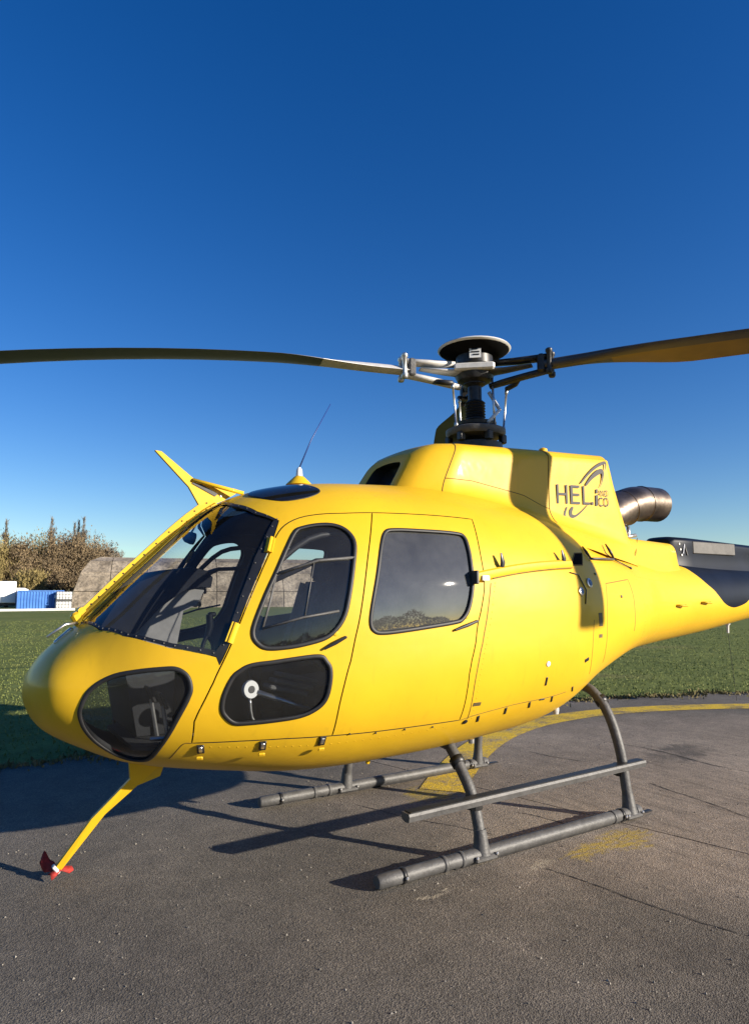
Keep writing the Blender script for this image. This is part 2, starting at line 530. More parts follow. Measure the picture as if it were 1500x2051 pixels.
def panel(name, uv, tr, parent, sides=(-1,), gap=0.0034, depth=0.028, slots=None, fmi=None, lining=True):
    """a skin panel: outer sheet, rolled rim along open edges, inner lining"""
    used = np.unique(tr)
    mp = -np.ones(len(uv), int); mp[used] = np.arange(len(used))
    uv = uv[used]; tr = mp[tr]
    # orient so that the outer face points along the analytic normal
    S, N = surf(uv[:, 0], uv[:, 1]), snorm(uv[:, 0], uv[:, 1])
    fn = np.cross(S[tr[:, 1]] - S[tr[:, 0]], S[tr[:, 2]] - S[tr[:, 0]])
    bad = (fn * N[tr].mean(1)).sum(1) < 0
    tr[bad] = tr[bad][:, ::-1]
    ec = {}
    for ti, (a, b, c) in enumerate(tr):
        for p, q, r_ in ((a, b, c), (b, c, a), (c, a, b)):
            ec.setdefault((min(p, q), max(p, q)), []).append((p, q, r_, ti))
    bor = []
    for (a, b), l in ec.items():
        if len(l) != 1: continue
        if (uv[a, 1] < 1e-6 and uv[b, 1] < 1e-6) or (uv[a, 1] > 1 - 1e-6 and uv[b, 1] > 1 - 1e-6): continue
        if (uv[a, 0] < .02 and uv[b, 0] < .02): continue
        bor.append(l[0])
    mv = np.zeros_like(S)
    for p, q, r_, ti in bor:
        t = S[q] - S[p]; t = t / max(np.linalg.norm(t), 1e-9)
        d = S[r_] - S[p]; d = d - t * d.dot(t); d = d / max(np.linalg.norm(d), 1e-9)
        mv[p] += d; mv[q] += d
    l = np.linalg.norm(mv, axis=1, keepdims=True)
    mv = np.where(l > 1e-6, mv / np.maximum(l, 1e-6), 0) * gap
    onc = (uv[:, 1] < 1e-6) | (uv[:, 1] > 1 - 1e-6)
    mv[onc, 1] = 0
    S = S + mv
    V, NN, F, MI = [], [], [], []
    for sd in sides:
        fl = np.array([1, -1 if sd > 0 else 1, 1])
        def addv(P, Q):
            k = sum(len(x) for x in V)
            V.append(P * fl); NN.append(Q * fl)
            return k
        def addf(fs, mi):
            for f in fs:
                F.append(tuple(f) if sd < 0 else tuple(f[::-1])); MI.append(mi)
        k0 = addv(S, N)
        if fmi is None: addf(tr + k0, 0)
        else:
            for m_ in np.unique(fmi): addf(tr[fmi == m_] + k0, int(m_))
        rp, rn, rf = [], [], []
        for p, q, r_, ti in bor:
            t = S[q] - S[p]; nn = np.cross(t, N[p]); nn = nn / max(np.linalg.norm(nn), 1e-9)
            b = len(rp)
            rp += [S[p], S[q], S[q] - N[q] * depth, S[p] - N[p] * depth]
            rn += [nn] * 4
            rf.append((b + 1, b, b + 3, b + 2))
        if rp:
            k1 = addv(np.array(rp), np.array(rn))
            addf([tuple(i + k1 for i in f) for f in rf], 1)
        if lining:
            sel = uv[tr][:, :, 0].mean(1) < 7.35
            if sel.any():
                k2 = addv(S - N * depth, -N)
                addf(tr[sel][:, ::-1] + k2, 2)
    return obj(name, np.vstack(V), F, None, parent, smooth=True, normals=np.vstack(NN), slots=slots, mi=MI)

def patch(name, poly, m, parent, off=0.0, side=-1, holes=(), step=0.035, thick=0.0):
    """sheet lying on the body surface inside an outline"""
    poly = np.asarray(poly); lo, hi = poly.min(0), poly.max(0)
    gu = np.arange(lo[0], hi[0], step / SC[0]); gv = np.arange(lo[1], hi[1], step / SC[1])
    G = np.array(np.meshgrid(gu, gv, indexing='ij')).reshape(2, -1).T
    G = G[pip(poly, G)]
    for h in holes: G = G[~pip(np.asarray(h), G)]
    uv, tr = cdt(G if len(G) else poly[:1] + 1e-4, [poly] + [np.asarray(h) for h in holes])
    c = uv[tr].mean(1)
    ok = pip(poly, c)
    for h in holes: ok &= ~pip(np.asarray(h), c)
    tr = tr[ok]
    S, N = P3(uv[:, 0], uv[:, 1], off), snorm(uv[:, 0], uv[:, 1])
    fn = np.cross(S[tr[:, 1]] - S[tr[:, 0]], S[tr[:, 2]] - S[tr[:, 0]])
    bad = (fn * N[tr].mean(1)).sum(1) < 0
    tr[bad] = tr[bad][:, ::-1]
    if side > 0:
        S, N, tr = S * [1, -1, 1], N * [1, -1, 1], tr[:, ::-1]
    return obj(name, S, tr, m, parent, smooth=True, normals=N)

def seal(name, poly, m, parent, side=-1, r=0.007, off=0.001, closed=True, flat=(0.55, 1.0)):
    """a rubber bead or gap strip following an outline on the skin"""
    P = np.asarray(poly)
    S, N = P3(P[:, 0], P[:, 1], off), snorm(P[:, 0], P[:, 1])
    n = len(P); v, f = [], []
    sec = 8
    for i in range(n):
        a, b = (S[(i + 1) % n], S[i - 1]) if closed else (S[min(i + 1, n - 1)], S[max(i - 1, 0)])
        t = a - b; t = t / max(np.linalg.norm(t), 1e-9)
        bn = np.cross(t, N[i]); bn /= max(np.linalg.norm(bn), 1e-9)
        for k in range(sec):
            th = 2 * math.pi * k / sec
            v.append(S[i] + N[i] * math.cos(th) * r * flat[0] + bn * math.sin(th) * r * flat[1])
    for i in range(n if closed else n - 1):
        j = (i + 1) % n
        for k in range(sec):
            f.append((i * sec + k, i * sec + (k + 1) % sec, j * sec + (k + 1) % sec, j * sec + k))
    v = np.array(v)
    if side > 0: v = v * [1, -1, 1]; f = [q[::-1] for q in f]
    return obj(name, v, f, m, parent, smooth=True)

def shrink(poly, d):
    """offset a closed outline inwards by d metres (in the unrolled skin)"""
    P = np.asarray(poly) * SC
    n = len(P)
    ar = sum(P[i][0] * P[(i + 1) % n][1] - P[(i + 1) % n][0] * P[i][1] for i in range(n))
    sg = 1 if ar > 0 else -1
    out = []
    for i in range(n):
        t = P[(i + 1) % n] - P[i - 1]; t = t / np.linalg.norm(t)
        out.append(P[i] + sg * d * np.array([-t[1], t[0]]))
    return np.array(out) / SC

# ------------------------------------------------------------------ the helicopter
heli = tag(empty("helicopter", (0, 0, 0)), "yellow helicopter with black rotor head parked on the grey apron", "helicopter")

win_f = smooth_line(OUT['fwin'], 4, True)
win_l = smooth_line(OUT['lwin'], 4, True)
win_r = smooth_line(OUT['rwin'], 4, True)
chin = smooth_line(OUT['chin'], 4, True)
skyl = smooth_line([(4.346, .922), (4.415, .874), (4.6, .834), (4.858, .8264), (5.042, .836), (5.131, .857), (5.108, .90), (5.03, .945), (4.8, .962), (4.5, .958)], 4, True)
fd, rd = OUT['fdoor'], OUT['rdoor']
seamline = [tuple(p) for p in smooth_line(fd[18:] + fd[:1], 4)]                 # shared edge, sill upwards
door_f = dens([tuple(p) for p in smooth_line(fd[:15], 3)] + [fd[15]] + fd[16:18] + seamline[:-1])
top_r = [tuple(p) for p in smooth_line(rd[0:3], 3)]
back_r = [tuple(p) for p in smooth_line(rd[2:11], 3)]
door_r = dens(top_r[:-1] + back_r[:-1] + [rd[10], rd[11], rd[12]] + seamline[1:-1])
wsl = [(4.230, .8214), (4.094, .9041)]
wso = OUT['wsbottom'] + OUT['windshield'][:1] + OUT['wsright'] + wsl
wsi = OUT['wsbottom'] + OUT['windshield'][:1] + OUT['windshield'][2:7] + wsl
edge_top = [(4.085, .982)] + [(u, .982 - .004 * (4.085 - u) / 2.3) for u in np.linspace(3.9, 2.0, 9)] + [(1.80, .976)]
wsh = dens(wso + edge_top)
wsv = dens(wsi + edge_top)

gu = np.concatenate([np.array([.004, .03, .06, .1, .15, .21]), np.arange(.28, 10, .065), np.arange(10, 14.0, .11), [14.0]])
gv = np.linspace(0, 1, 81)
GR = np.array(np.meshgrid(gu, gv, indexing='ij')).reshape(2, -1).T
stripe = np.array([tuple(p) for p in smooth_line([(11.52, 1.0), (11.56, .91)] + OUT['stripe'][:-2] + [(12.47, .545), (12.656, .5957), (13.05, .64), (13.6, .66), (14.0, .665)], 4)])
stripe_poly = np.vstack([stripe, [[14.0, 1.0]]])
UV, TR = cdt(GR, [door_f, door_r, win_f, win_l, win_r, chin, skyl, wsh, dens(stripe_poly, True, .05)])
cen = UV[TR].mean(1)
in_f, in_r = pip(door_f, cen), pip(door_r, cen)
hole = pip(win_f, cen) | pip(win_l, cen) | pip(win_r, cen)
other = pip(chin, cen) | pip(skyl, cen) | pip(wsh, cen)
body = ~(in_f | in_r | other)
skin = [M['yellow'], M['rubber'], M['lining'], M['navy']]  # rim slot coloured black so sunlit panel gaps still read as shade
fm = np.where(pip(stripe_poly, cen[body]), 3, 0)
fuselage = panel("fuselage", UV, TR[body], heli, sides=(-1, 1), slots=skin, fmi=fm)

pane = {-1: M['glass_dark'], 1: M['glass_side']}
for sd in (-1, 1):
    d1 = panel("front_door", UV, TR[in_f & ~in_r & ~hole], heli, sides=(sd,), slots=skin)
    d2 = panel("rear_door", UV, TR[in_r & ~hole], heli, sides=(sd,), slots=skin)
    for d, w, nm, g in ((d1, win_f, "window_pane", M['glass_side']), (d1, win_l, "lower_window_pane", M['glass_chin']), (d2, win_r, "window_pane", pane[sd])):
        patch(nm, shrink(w, -0.004), g, d, off=-0.008, side=sd)
        seal("window_seal", w, M['rubber'], d, side=sd, r=0.011)
    # bug-eye chin window, windscreen with its black riveted frame, roof light
    c = patch("chin_window", shrink(chin, -0.004), M['glass_chin'], heli, off=-0.006, side=sd)
    seal("window_seal", chin, M['rubber'], c, side=sd, r=0.011)
    inner = shrink(wsv, 0.024)
    w = patch("windscreen", shrink(wsh, 0.004), M['glass'], heli, off=-0.006, side=sd, step=.04)
    patch("windscreen_frame", wsh, M['black'], w, off=0.002, side=sd, holes=[inner])
    mid = shrink(wsv, 0.012)
    rv = MB()
    for p in mid[::3]:
        q, nn = P3(p[0], p[1], .003), snorm(p[0], p[1])
        rv.lathe([(.0045, 0), (.0040, .002), (.002, .0035)], q, 6, axis=nn)
    tag((rv if sd < 0 else rv.flip()).build("frame_rivets", M['steel'], w), kind="stuff")
    s = patch("roof_light", shrink(skyl, -0.004), M['skyl'], heli, off=0.006, side=sd)
    seal("window_seal", skyl, M['rubber'], s, side=sd, r=0.008)
    # door furniture
    def at(uv, off=0.0):
        p = P3(uv[0], uv[1], off)
        return Vector(p if sd < 0 else p * np.array([1, -1, 1]))
    def nn(uv):
        n_ = snorm(uv[0], uv[1])
        return Vector(n_ if sd < 0 else n_ * np.array([1, -1, 1]))
    mk = OUT['marks']
    for d, k, tilt in ((d1, 17, -.02), (d2, 18, -.02)):
        c0 = mk[k]
        a_, b_ = (c0[0] - .13, c0[1] - .004), (c0[0] + .12, c0[1] + .004)
        MB().tube([at(a_, .012), at(c0, .018), at(b_, .014)], [.006, .009, .007], 8, flat=(1, .9)).tube([at(b_, 0), at(b_, .016)], .007, 8).build("door_handle", M['black'], d, auto=40)
        MB().lathe([(.012, 0), (.012, .003), (.006, .004)], at((c0[0] + .02, c0[1] + .0105)), 12, axis=nn(c0)).build("door_lock", M['yellow'], d, auto=40)
    for k in (19, 20):
        c0 = mk[k]
        h = MB()
        a_, b_ = (c0[0] - .035, c0[1] - .015), (c0[0] + .045, c0[1] + .015)
        h.tube([at(a_, .012), at(b_, .012)], .010, 8)
        h.tube([at(a_, .004), at(b_, .004)], .020, 6, flat=(.4, 1.2))
        h.build("door_hinge", M['yellow'], d1, auto=40)
    # sliding window frame in the front door
    fr = [(4.225, .6465), (4.75, .648), (5.175, .6395)]
    MB().tube([at(p, -.003) for p in fr], .011, 6, flat=(.7, 1)).tube([at(p, -.003) for p in ((4.02, .5605), (4.5, .5585), (4.93, .5545))], .009, 6, flat=(.7, 1)) \
        .tube([at(p, -.004) for p in ((4.225, .6465), (4.12, .60), (4.02, .5605))], .006, 6, flat=(.7, 1)).tube([at(p, -.004) for p in ((4.70, .648), (4.60, .60), (4.52, .5585))], .003, 6).build("sliding_window_frame", M['steel'], d1, smooth=True)
    MB().tube([at((5.60, .668), .03), at((5.62, .655), .03)], .004, 6).build("vent_knob", M['bare'], d2) if sd > 0 else None

# ------------------------------------------------------------------ recess behind the cabin, skin seams, small fittings (port side shown)
def A(uv, off=0.0):
    return Vector(P3(uv[0], uv[1], off))
def AN(uv):
    return Vector(snorm(uv[0], uv[1]))
mk = OUT['marks']
EX = OUT['extra']
# louvre opening and two sockets behind the sliding door
vq = dens([EX[3], EX[4], EX[5], EX[6]], True, .03)
patch("air_vent", vq, mat("vent_dark", (.004, .004, .005), .9, spec=.05), fuselage, off=.0015)
seal("vent_lip", vq, M['seam'], fuselage, r=.004)
sock_blue = mat("socket_blue", (.03, .07, .18), .35)
for k, r_ in ((2, .032), (1, .026)):
    c, nn_ = A(EX[k], -.002), AN(EX[k])
    g = MB().lathe([(r_, 0), (r_, .010), (r_ * .8, .013)], c, 18, axis=nn_).build("ground_socket", M['bare'], heli, auto=40)
    MB().lathe([(r_ * .62, 0), (r_ * .62, .004)], c + nn_ * .0125, 14, axis=nn_).build("socket_core", sock_blue, g, auto=40)
MB().tube([A(EX[7], .004), A((7.98, .605), .006), A((8.08, .57), .006), A(EX[8], .003)], .0035, 6).build("bonding_cable", M['darkmetal'], fuselage, smooth=True)

for nm, w_ in (('seam2', .0035), ('seamA', .003), ('seamB', .0028), ('seamC', .0028), ('bagL', .003)):
    for sd in (-1, 1):
        ln = smooth_line(OUT[nm], 6)
        if nm == 'bagL':
            ln = dens(OUT[nm], False, .02)
        seal("panel_seam", ln, M['seam'], fuselage, side=sd, r=w_, off=.0002, closed=False, flat=(.35, 1))
rvm = MB()
for line in ([(9.85, v_) for v_ in np.linspace(.30, .80, 26)], [(10.45, v_) for v_ in np.linspace(.15, .85, 30)], [(u_, .655) for u_ in np.linspace(9.9, 11.5, 26)], [(u_, .335) for u_ in np.linspace(9.9, 12.6, 40)],
             [(p_[0] + .05, p_[1]) for p_ in smooth_line(OUT['seam2'], 6)], [(u_, .300) for u_ in np.linspace(3.6, 6.3, 30)], [(u_, .80) for u_ in np.linspace(5.3, 7.6, 36)]):
    for u_, v_ in line:
        q_, nq_ = P3(u_, v_, -.0006), snorm(u_, v_)
        rvm.lathe([(.0042, 0), (.0036, .0014), (.0012, .0020)], q_, 6, axis=nq_)
tag(rvm.build("skin_rivets", M['yellow'], fuselage, smooth=True), kind="stuff")
# rail for the sliding door
ra, rb = np.array(OUT['rail'][0]), np.array(OUT['rail'][1])
rp = [ra + (rb - ra) * t for t in np.linspace(0, 1, 14)]
rail = MB().tube([A(p, .010) for p in rp], .030, 8, flat=(1, .55)).build("door_rail", M['yellow'], heli, auto=35)
for dz in (.0085, -.0085):
    seal("rail_groove", [(p[0], p[1] + dz) for p in rp[2:]], M['seam'], rail, r=.004, off=.014, closed=False)
MB().box(A((6.60, .582), .028), (.055, .014, .03), bev=.004).build("rail_stop", M['white'], rail)
MB().box(A((6.49, .584), .02), (.02, .05, .075), bev=.004).build("rail_end", M['black'], rail)
# latches along the sill, slots, placards
for k in (0, 1, 2):
    c, nn_ = A(mk[k], .003), AN(mk[k])
    rot = nn_.to_track_quat('Y', 'Z').to_matrix()
    l = MB().box(c, (.034, .010, .062), rot, .003).build("sill_latch", M['darkmetal'], heli)
    MB().box(c + nn_ * .007 + Vector((0, 0, .004)), (.018, .008, .040), rot, .003).build("latch_lever", M['bare'], l)
    MB().box(c - Vector((0, -.012, .040)) + nn_ * .004, (.030, .010, .020), rot, .003).build("latch_catch", M['yellow'], l)
for k, dx, dz, tl in ((3, .016, .052, .35), (4, .016, .055, .35), (5, .014, .052, .45), (6, .015, .055, .1), (7, .045, .012, 0), (8, .012, .055, .5), (9, .012, .05, .7), (12, .045, .022, .3)):
    c, nn_ = A(mk[k], .001), AN(mk[k])
    rot = nn_.to_track_quat('Y', 'Z').to_matrix() @ Matrix.Rotation(tl, 3, 'Y')
    MB().box(c, (dx, .006, dz), rot, .002).build("fastener_slot", M['black'], fuselage)
for k, dx, dz in ((10, .055, .022), (13, .052, .085), (14, .05, .022)):
    c, nn_ = A(mk[k], .0006), AN(mk[k])
    rot = nn_.to_track_quat('Y', 'Z').to_matrix()
    MB().box(c, (dx, .0024, dz), rot).build("placard", M['sticker'], fuselage)
for k, r_, m_ in ((11, .016, 'white'), (15, .010, 'black'), (16, .016, 'black'), (31, .005, 'black'), (32, .005, 'black'), (33, .005, 'black'), (34, .005, 'black'), (35, .008, 'black')):
    MB().lathe([(r_, 0), (r_, .005), (r_ * .6, .008)], A(mk[k], -.001), 12, axis=AN(mk[k])).build("plug", M[m_], fuselage, auto=40)
# upright fins: handholds and drains behind the cabin
for k, h_, tl in ((22, .10, -.10), (23, .10, -.15), ):
    c, nn_ = A(mk[k], .012), AN(mk[k])
    MB().tube([c + Vector((tl * .5 * h_, -.01, h_ * .6)), c + nn_ * .018, c + Vector((-tl * .3 * h_, 0, -h_ * .5))], [.006, .015, .012], 8, flat=(.6, 1.2)).build("grab_handle", M['black'], heli, auto=50)
for k in (28, 29):
    c, nn_ = A(mk[k], .0), AN(mk[k])
    MB().tube([c, c + nn_ * .03, c + nn_ * .03 + Vector((.10, 0, -.005)), c + Vector((.12, 0, 0))], .008, 8).build("tail_grip", M['yellow'], heli, smooth=True)
c = A((12.407, .06))
ta = MB().tube([c, c - Vector((0, 0, .02)), c - Vector((0, 0, .09))], [.03, .014, .010], 10).build("tail_aerial", M['white'], heli, auto=50)
MB().tube([c - Vector((0, 0, .09)), c + Vector((.13, .03, -.75))], .0022, 5).build("aerial_wire", M['black'], ta)

# centre post with wire deflector, pitot tubes
up_ = np.linspace(1.9, 4.05, 14)
cp = [Vector((*(surf(u, 1.0)[[0]]), 0, float(surf(u, 1.0)[2]))) for u in up_]
vv, ff = [], []
for i, p in enumerate(cp):
    t = (cp[min(i + 1, 13)] - cp[max(i - 1, 0)]).normalized()
    nrm = Vector((-t.z, 0, t.x))
    for yy, hh in ((-.042, -.012), (-.040, .010), (-.014, .016), (-.010, .052), (.010, .052), (.014, .016), (.040, .010), (.042, -.012)):
        vv.append(p + nrm * hh + Vector((0, yy, 0)))
for i in range(13):
    for k in range(8):
        a, b = i * 8 + k, i * 8 + (k + 1) % 8
        ff.append((a, a + 8, b + 8, b))
ff += [tuple(range(8)), tuple(range(13 * 8 + 7, 13 * 8 - 1, -1))]
post = obj("windscreen_post", vv, ff, M['yellow'], heli, smooth=True, auto=35)
for i in range(1, 13):
    p = cp[i].lerp(cp[min(i + 1, 13)], .5)
    MB().lathe([(.005, 0), (.004, .003)], p + Vector((-.02, -.012, .03)), 7, axis=(-.2, -1, .2)).build("post_bolt", M['darkmetal'], post)
b0 = cp[0]
MB().box(b0 + Vector((-.02, 0, .0)), (.05, .07, .10), Matrix.Rotation(-.5, 3, 'Y'), .012).tube([b0 + Vector((-.01, -.03, .05)), b0 + Vector((-.01, .03, .05))], .02, 10).build("post_foot", M['yellow'], post, auto=40)
MB().tube([b0 + Vector((-.03, -.03, -.01)), b0 + Vector((-.09, -.06, -.015)), b0 + Vector((-.17, -.06, -.075))], [.008, .007, .006], 8).build("pitot_tube", M['bare'], post, smooth=True)
MB().box(b0 + Vector((-.085, .02, -.075)), (.11, .03, .02), Matrix.Rotation(-.75, 3, 'Y'), .005).build("nose_metal_strip", M['bare'], post)  # plain bare-metal strip on the nose below the post foot

# wire cutters
wc = [(-2.335, 2.285), (-2.30, 2.283), (-2.10, 2.135), (-1.86, 2.105), (-1.845, 2.085), (-1.93, 2.03), (-2.03, 1.985), (-2.075, 1.99), (-2.14, 2.095)]
cut = MB().prism(wc, -.011, .011).build("upper_wire_cutter", M['yellow'], heli)
MB().tube([(-2.12, -.016, 2.135), (-1.96, -.05, 2.10), (-1.84, -.09, 2.07)], .012, 8).build("cutter_strut", M['yellow'], cut, smooth=True)
MB().prism([(-2.125, 2.115), (-2.10, 2.13), (-1.97, 2.065), (-1.985, 2.05)], -.016, -.0115).build("cutter_blade", M['darkmetal'], cut)
for x_, z_ in ((-2.11, 2.125), (-1.88, 2.095), (-1.95, 2.055)):
    MB().lathe([(.008, 0), (.006, .005)], (x_, -.011, z_), 8, axis=(0, -1, 0)).build("cutter_bolt", M['bare'], cut)
lw = MB()
pr = [(-2.21, .59, .02), (-2.40, .62, .02), (-2.385, .515, .04), (-2.55, .32, .13), (-2.700, .055, .26), (-2.672, .040, .26), (-2.487, .33, .13), (-2.345, .475, .05), (-2.235, .515, .02)]
k = len(pr)
vv = [(x, y - .013, z) for x, z, y in pr] + [(x, y + .013, z) for x, z, y in pr]
lw.add(vv, [(0, 1, 2, 7), (0, 7, 8), (2, 3, 6, 7), (3, 4, 5, 6), (16, 11, 10, 9), (17, 16, 9), (16, 15, 12, 11), (15, 14, 13, 12)] + [((i + 1) % k, i, i + k, (i + 1) % k + k) for i in range(k)])
lcut = lw.build("lower_wire_cutter", M['yellow'], heli)
MB().box((-2.69, .255, .055), (.05, .04, .018), Matrix.Rotation(.9, 3, 'Y'), .004).build("cutter_shoe", M['alu'], lcut)

# roof whip antenna
ab = Vector((-1.44, 0, 2.165))
ant = MB().lathe([(.085, 0), (.075, .012), (.035, .05), (.024, .058)], ab, 20).build("roof_antenna", M['yellow'], heli, auto=40)
MB().lathe([(.022, .055), (.018, .10), (.008, .115)], ab, 14).build("antenna_cone", M['white'], ant, auto=40)
MB().tube([ab + Vector((0, 0, .11)), ab + Vector((.08, 0, .30)), ab + Vector((.22, 0, .56))], [.005, .004, .003], 6).build("antenna_rod", M['bluerod'], ant, smooth=True)

# ------------------------------------------------------------------ transmission cowling with front intake
def cowl_prof(b, zb, zt, fl=.17):
    p = [(b + fl, zb - .12), (b + fl * .55, zb + .0), (b + fl * .22, zb + .05), (b + fl * .06, zb + .11), (b, zb + .18), (b - .008, zt - .10), (b - .022, zt - .045), (b - .06, zt - .010), (b - .12, zt), (b * .3, zt + .010), (0, zt + .012)]
    return smooth_line(p, 3)
def xrear(z): return np.interp(z, [1.6, 1.72, 1.86, 1.97, 2.15, 2.36, 2.575, 2.7], [1.30, 1.27, 1.22, 1.175, 1.11, 1.035, .985, .97])
st = []
SS = np.concatenate([np.linspace(0, .3, 15), np.linspace(.33, .97, 22), [.985, .995, 1.0]])
for s_ in SS:
    xe = -1.00 + 2.1 * s_
    b = .285 + .145 * min(1, (s_ / .15)) ** .55 + .02 * min(1, max(0, s_ - .14) / .4)
    zt = 2.42 + .058 * min(1, s_ / .06) ** .5 + .083 * s_
    zb = float(np.interp(xe, [-1.0, -.5, 0, .2, .6, 1.2], [2.075, 2.075, 2.02, 1.96, 1.88, 1.80]))
    ins = .022 if s_ == 1.0 else (.006 if s_ > .99 else 0)
    pr = cowl_prof(b - ins, zb, zt - ins, .17 * min(1, .35 + s_ * 5) * (1 - .9 * max(0, (s_ - .70) / .30) ** 1.3))
    row = []
    for y, z in pr:
        x0_ = -.92 + .20 * np.clip((z - 2.12) / .32, -.2, 1.1)
        row.append((x0_ + (xrear(z) - x0_) * s_, max(y, 0), z))
    st.append(row)
st = np.array(st); ns, npf = st.shape[:2]
full = np.concatenate([st * [1, -1, 1], st[:, -2::-1]], 1)
nf = full.shape[1]
vv = full.reshape(-1, 3).tolist(); ff = []
for i in range(ns - 1):
    for k in range(nf - 1):
        a = i * nf + k
        ff.append((a, a + nf, a + nf + 1, a + 1))
# intake lip and throat, closed rear
lip0 = full[0]; cc = lip0.mean(0)
for q, dx in ((.93, -.012), (.64, .0), (.60, .10)):
    ring = cc + (lip0 - cc) * q + [dx, 0, 0]
    vv += ring.tolist()
base = ns * nf
for j in range(3):
    a0 = 0 if j == 0 else base + (j - 1) * nf
    b0_ = base + j * nf
    for k in range(nf - 1):
        ff.append((b0_ + k, a0 + k, a0 + k + 1, b0_ + k + 1))
mi = [0] * (len(ff) - (nf - 1)) + [1] * (nf - 1)
tc_ = len(vv); vv.append((cc + [.16, 0, 0]).tolist())
for k in range(nf - 1):
    ff.append((tc_, base + 2 * nf + k, base + 2 * nf + k + 1)); mi.append(1)
rc = len(vv); vv.append((1.06, 0, 2.1))
for k in range(nf - 1):
    ff.append(((ns - 1) * nf + k, rc, (ns - 1) * nf + k + 1)); mi.append(0)
ecowl = obj("engine_cowling", vv, ff, None, heli, smooth=True, slots=[M['yellow'], M['black']], mi=mi, auto=50)
def cowl_line(pts, r):
    MB().tube(pts, r, 6).build("cowling_seam", M['seam'], ecowl, smooth=True)
def ring_at(x):
    k = int(np.argmin(np.abs(st[:, 12, 0] - x))); return st[k] * [1, -1, 1], k
r1, k1 = ring_at(-.60); cowl_line([Vector(p) for p in r1[4:-1]], .0035)
r2, k2 = ring_at(.285); cowl_line([Vector(p) for p in r2[5:-1]], .0040)
cowl_line([Vector(st[i][11] * [1, -1, 1]) for i in range(k1, k2 + 1)], .0028)
MB().lathe([(.035, -.02), (.030, .012), (.012, .022)], (.45, -.28, 2.555), 14).build("filler_cap", M['yellow'], ecowl, auto=40)
# lower edge stays, hooks and strut
MB().tube([(.358, -.693, 1.803), (.345, -.735, 1.765), (.36, -.757, 1.722)], [.005, .009, .006], 8).build("cowl_hook", M['darkmetal'], ecowl, smooth=True)
MB().tube([(.362, -.757, 1.720), (.58, -.685, 1.728), (.81, -.595, 1.732)], .007, 8).build("cowl_strut", M['steel'], ecowl, smooth=True)
MB().tube([(.752, -.572, 1.842), (.742, -.620, 1.782), (.808, -.598, 1.735)], [.005, .011, .006], 8).build("cowl_hook", M['darkmetal'], ecowl, smooth=True)
MB().tube([(.812, -.596, 1.730), (1.02, -.578, 1.675)], .0045, 6).lathe([(.012, 0), (.010, .008)], (1.025, -.572, 1.672), 10, axis=(.2, -.8, .6)).build("cowl_stay", M['darkmetal'], ecowl, smooth=True)

# lettering on the engine cowling
LW = 0.0
lo = Vector((0.386, -.4505, 2.127))
ux = Vector((math.cos(LW), math.sin(LW), .04)).normalized()
uz = Vector((0, 0, 1))
uy = ux.cross(uz)
LM = Matrix((ux, uz, uy)).transposed()
def lpt(a, b): return lo + ux * (a * 1.065) + uz * (b * 1.065) + uy * .004
def letter(txt, a, b, h, w, name="lettering"):
    cu = bpy.data.curves.new("text", 'FONT'); cu.body = txt; cu.size = 1.0
    to = bpy.data.objects.new("text", cu); scene.collection.objects.link(to)
    dg = bpy.context.evaluated_depsgraph_get()
    me = bpy.data.meshes.new_from_object(to.evaluated_get(dg))
    bpy.data.objects.remove(to)
    cs = np.array([tuple(p.co) for p in me.vertices]); mn, mx = cs.min(0), cs.max(0)
    vs = [lpt(a + (p[0] - mn[0]) / (mx[0] - mn[0]) * w, b + (p[1] - mn[1]) / (mx[1] - mn[1]) * h) for p in cs]
    fs = [tuple(p.vertices) for p in me.polygons]
    bpy.data.meshes.remove(me)
    return obj(name, vs, fs, M['logo'], ecowl)
letter("H", .005, .003, .132, .105)
letter("E", .140, .003, .132, .095)
letter("L", .265, .003, .132, .075)
MB().add([lpt(.352, .003), lpt(.374, .003), lpt(.374, .024), lpt(.352, .024)], [(0, 1, 2, 3)]).build("lettering", M['logo'], ecowl)
MB().add([lpt(.396, -.002), lpt(.420, -.002), lpt(.424, .075), lpt(.400, .075)], [(0, 1, 2, 3)]).add([lpt(.402, .088), lpt(.421, .088), lpt(.424, .118), lpt(.406, .118)], [(0, 1, 2, 3)]).build("lettering", M['logo'], ecowl)
letter("AND", .430, .068, .045, .108)
letter("CO", .432, -.006, .066, .106)
def crescent(pts, name="swoosh"):
    """(a, b, width) centre line -> flat stroke of changing width"""
    P = smooth_line(pts, 6); vs, fs = [], []
    for i, (a, b, w) in enumerate(P):
        t = P[min(i + 1, len(P) - 1)][:2] - P[max(i - 1, 0)][:2]; t /= np.linalg.norm(t)
        vs += [lpt(a - t[1] * w / 2, b + t[0] * w / 2), lpt(a + t[1] * w / 2, b - t[0] * w / 2)]
    for i in range(len(P) - 1):
        fs.append((2 * i, 2 * i + 1, 2 * i + 3, 2 * i + 2))
    obj(name, vs, fs, M['logo'], ecowl)
crescent([(.245, .150, .010), (.32, .215, .016), (.40, .270, .020), (.47, .303, .024), (.515, .315, .020), (.520, .290, .012), (.508, .255, .006)])
crescent([(.300, .140, .016), (.36, .195, .026), (.43, .238, .036), (.475, .250, .034), (.488, .225, .020), (.470, .165, .008), (.445, .130, .004)])
crescent([(.100, -.020, .010), (.075, -.065, .018), (.075, -.100, .024), (.105, -.112, .014)])
crescent([(.160, -.018, .014), (.135, -.050, .030), (.140, -.078, .030), (.18, -.080, .016), (.24, -.050, .009), (.31, .000, .004)])

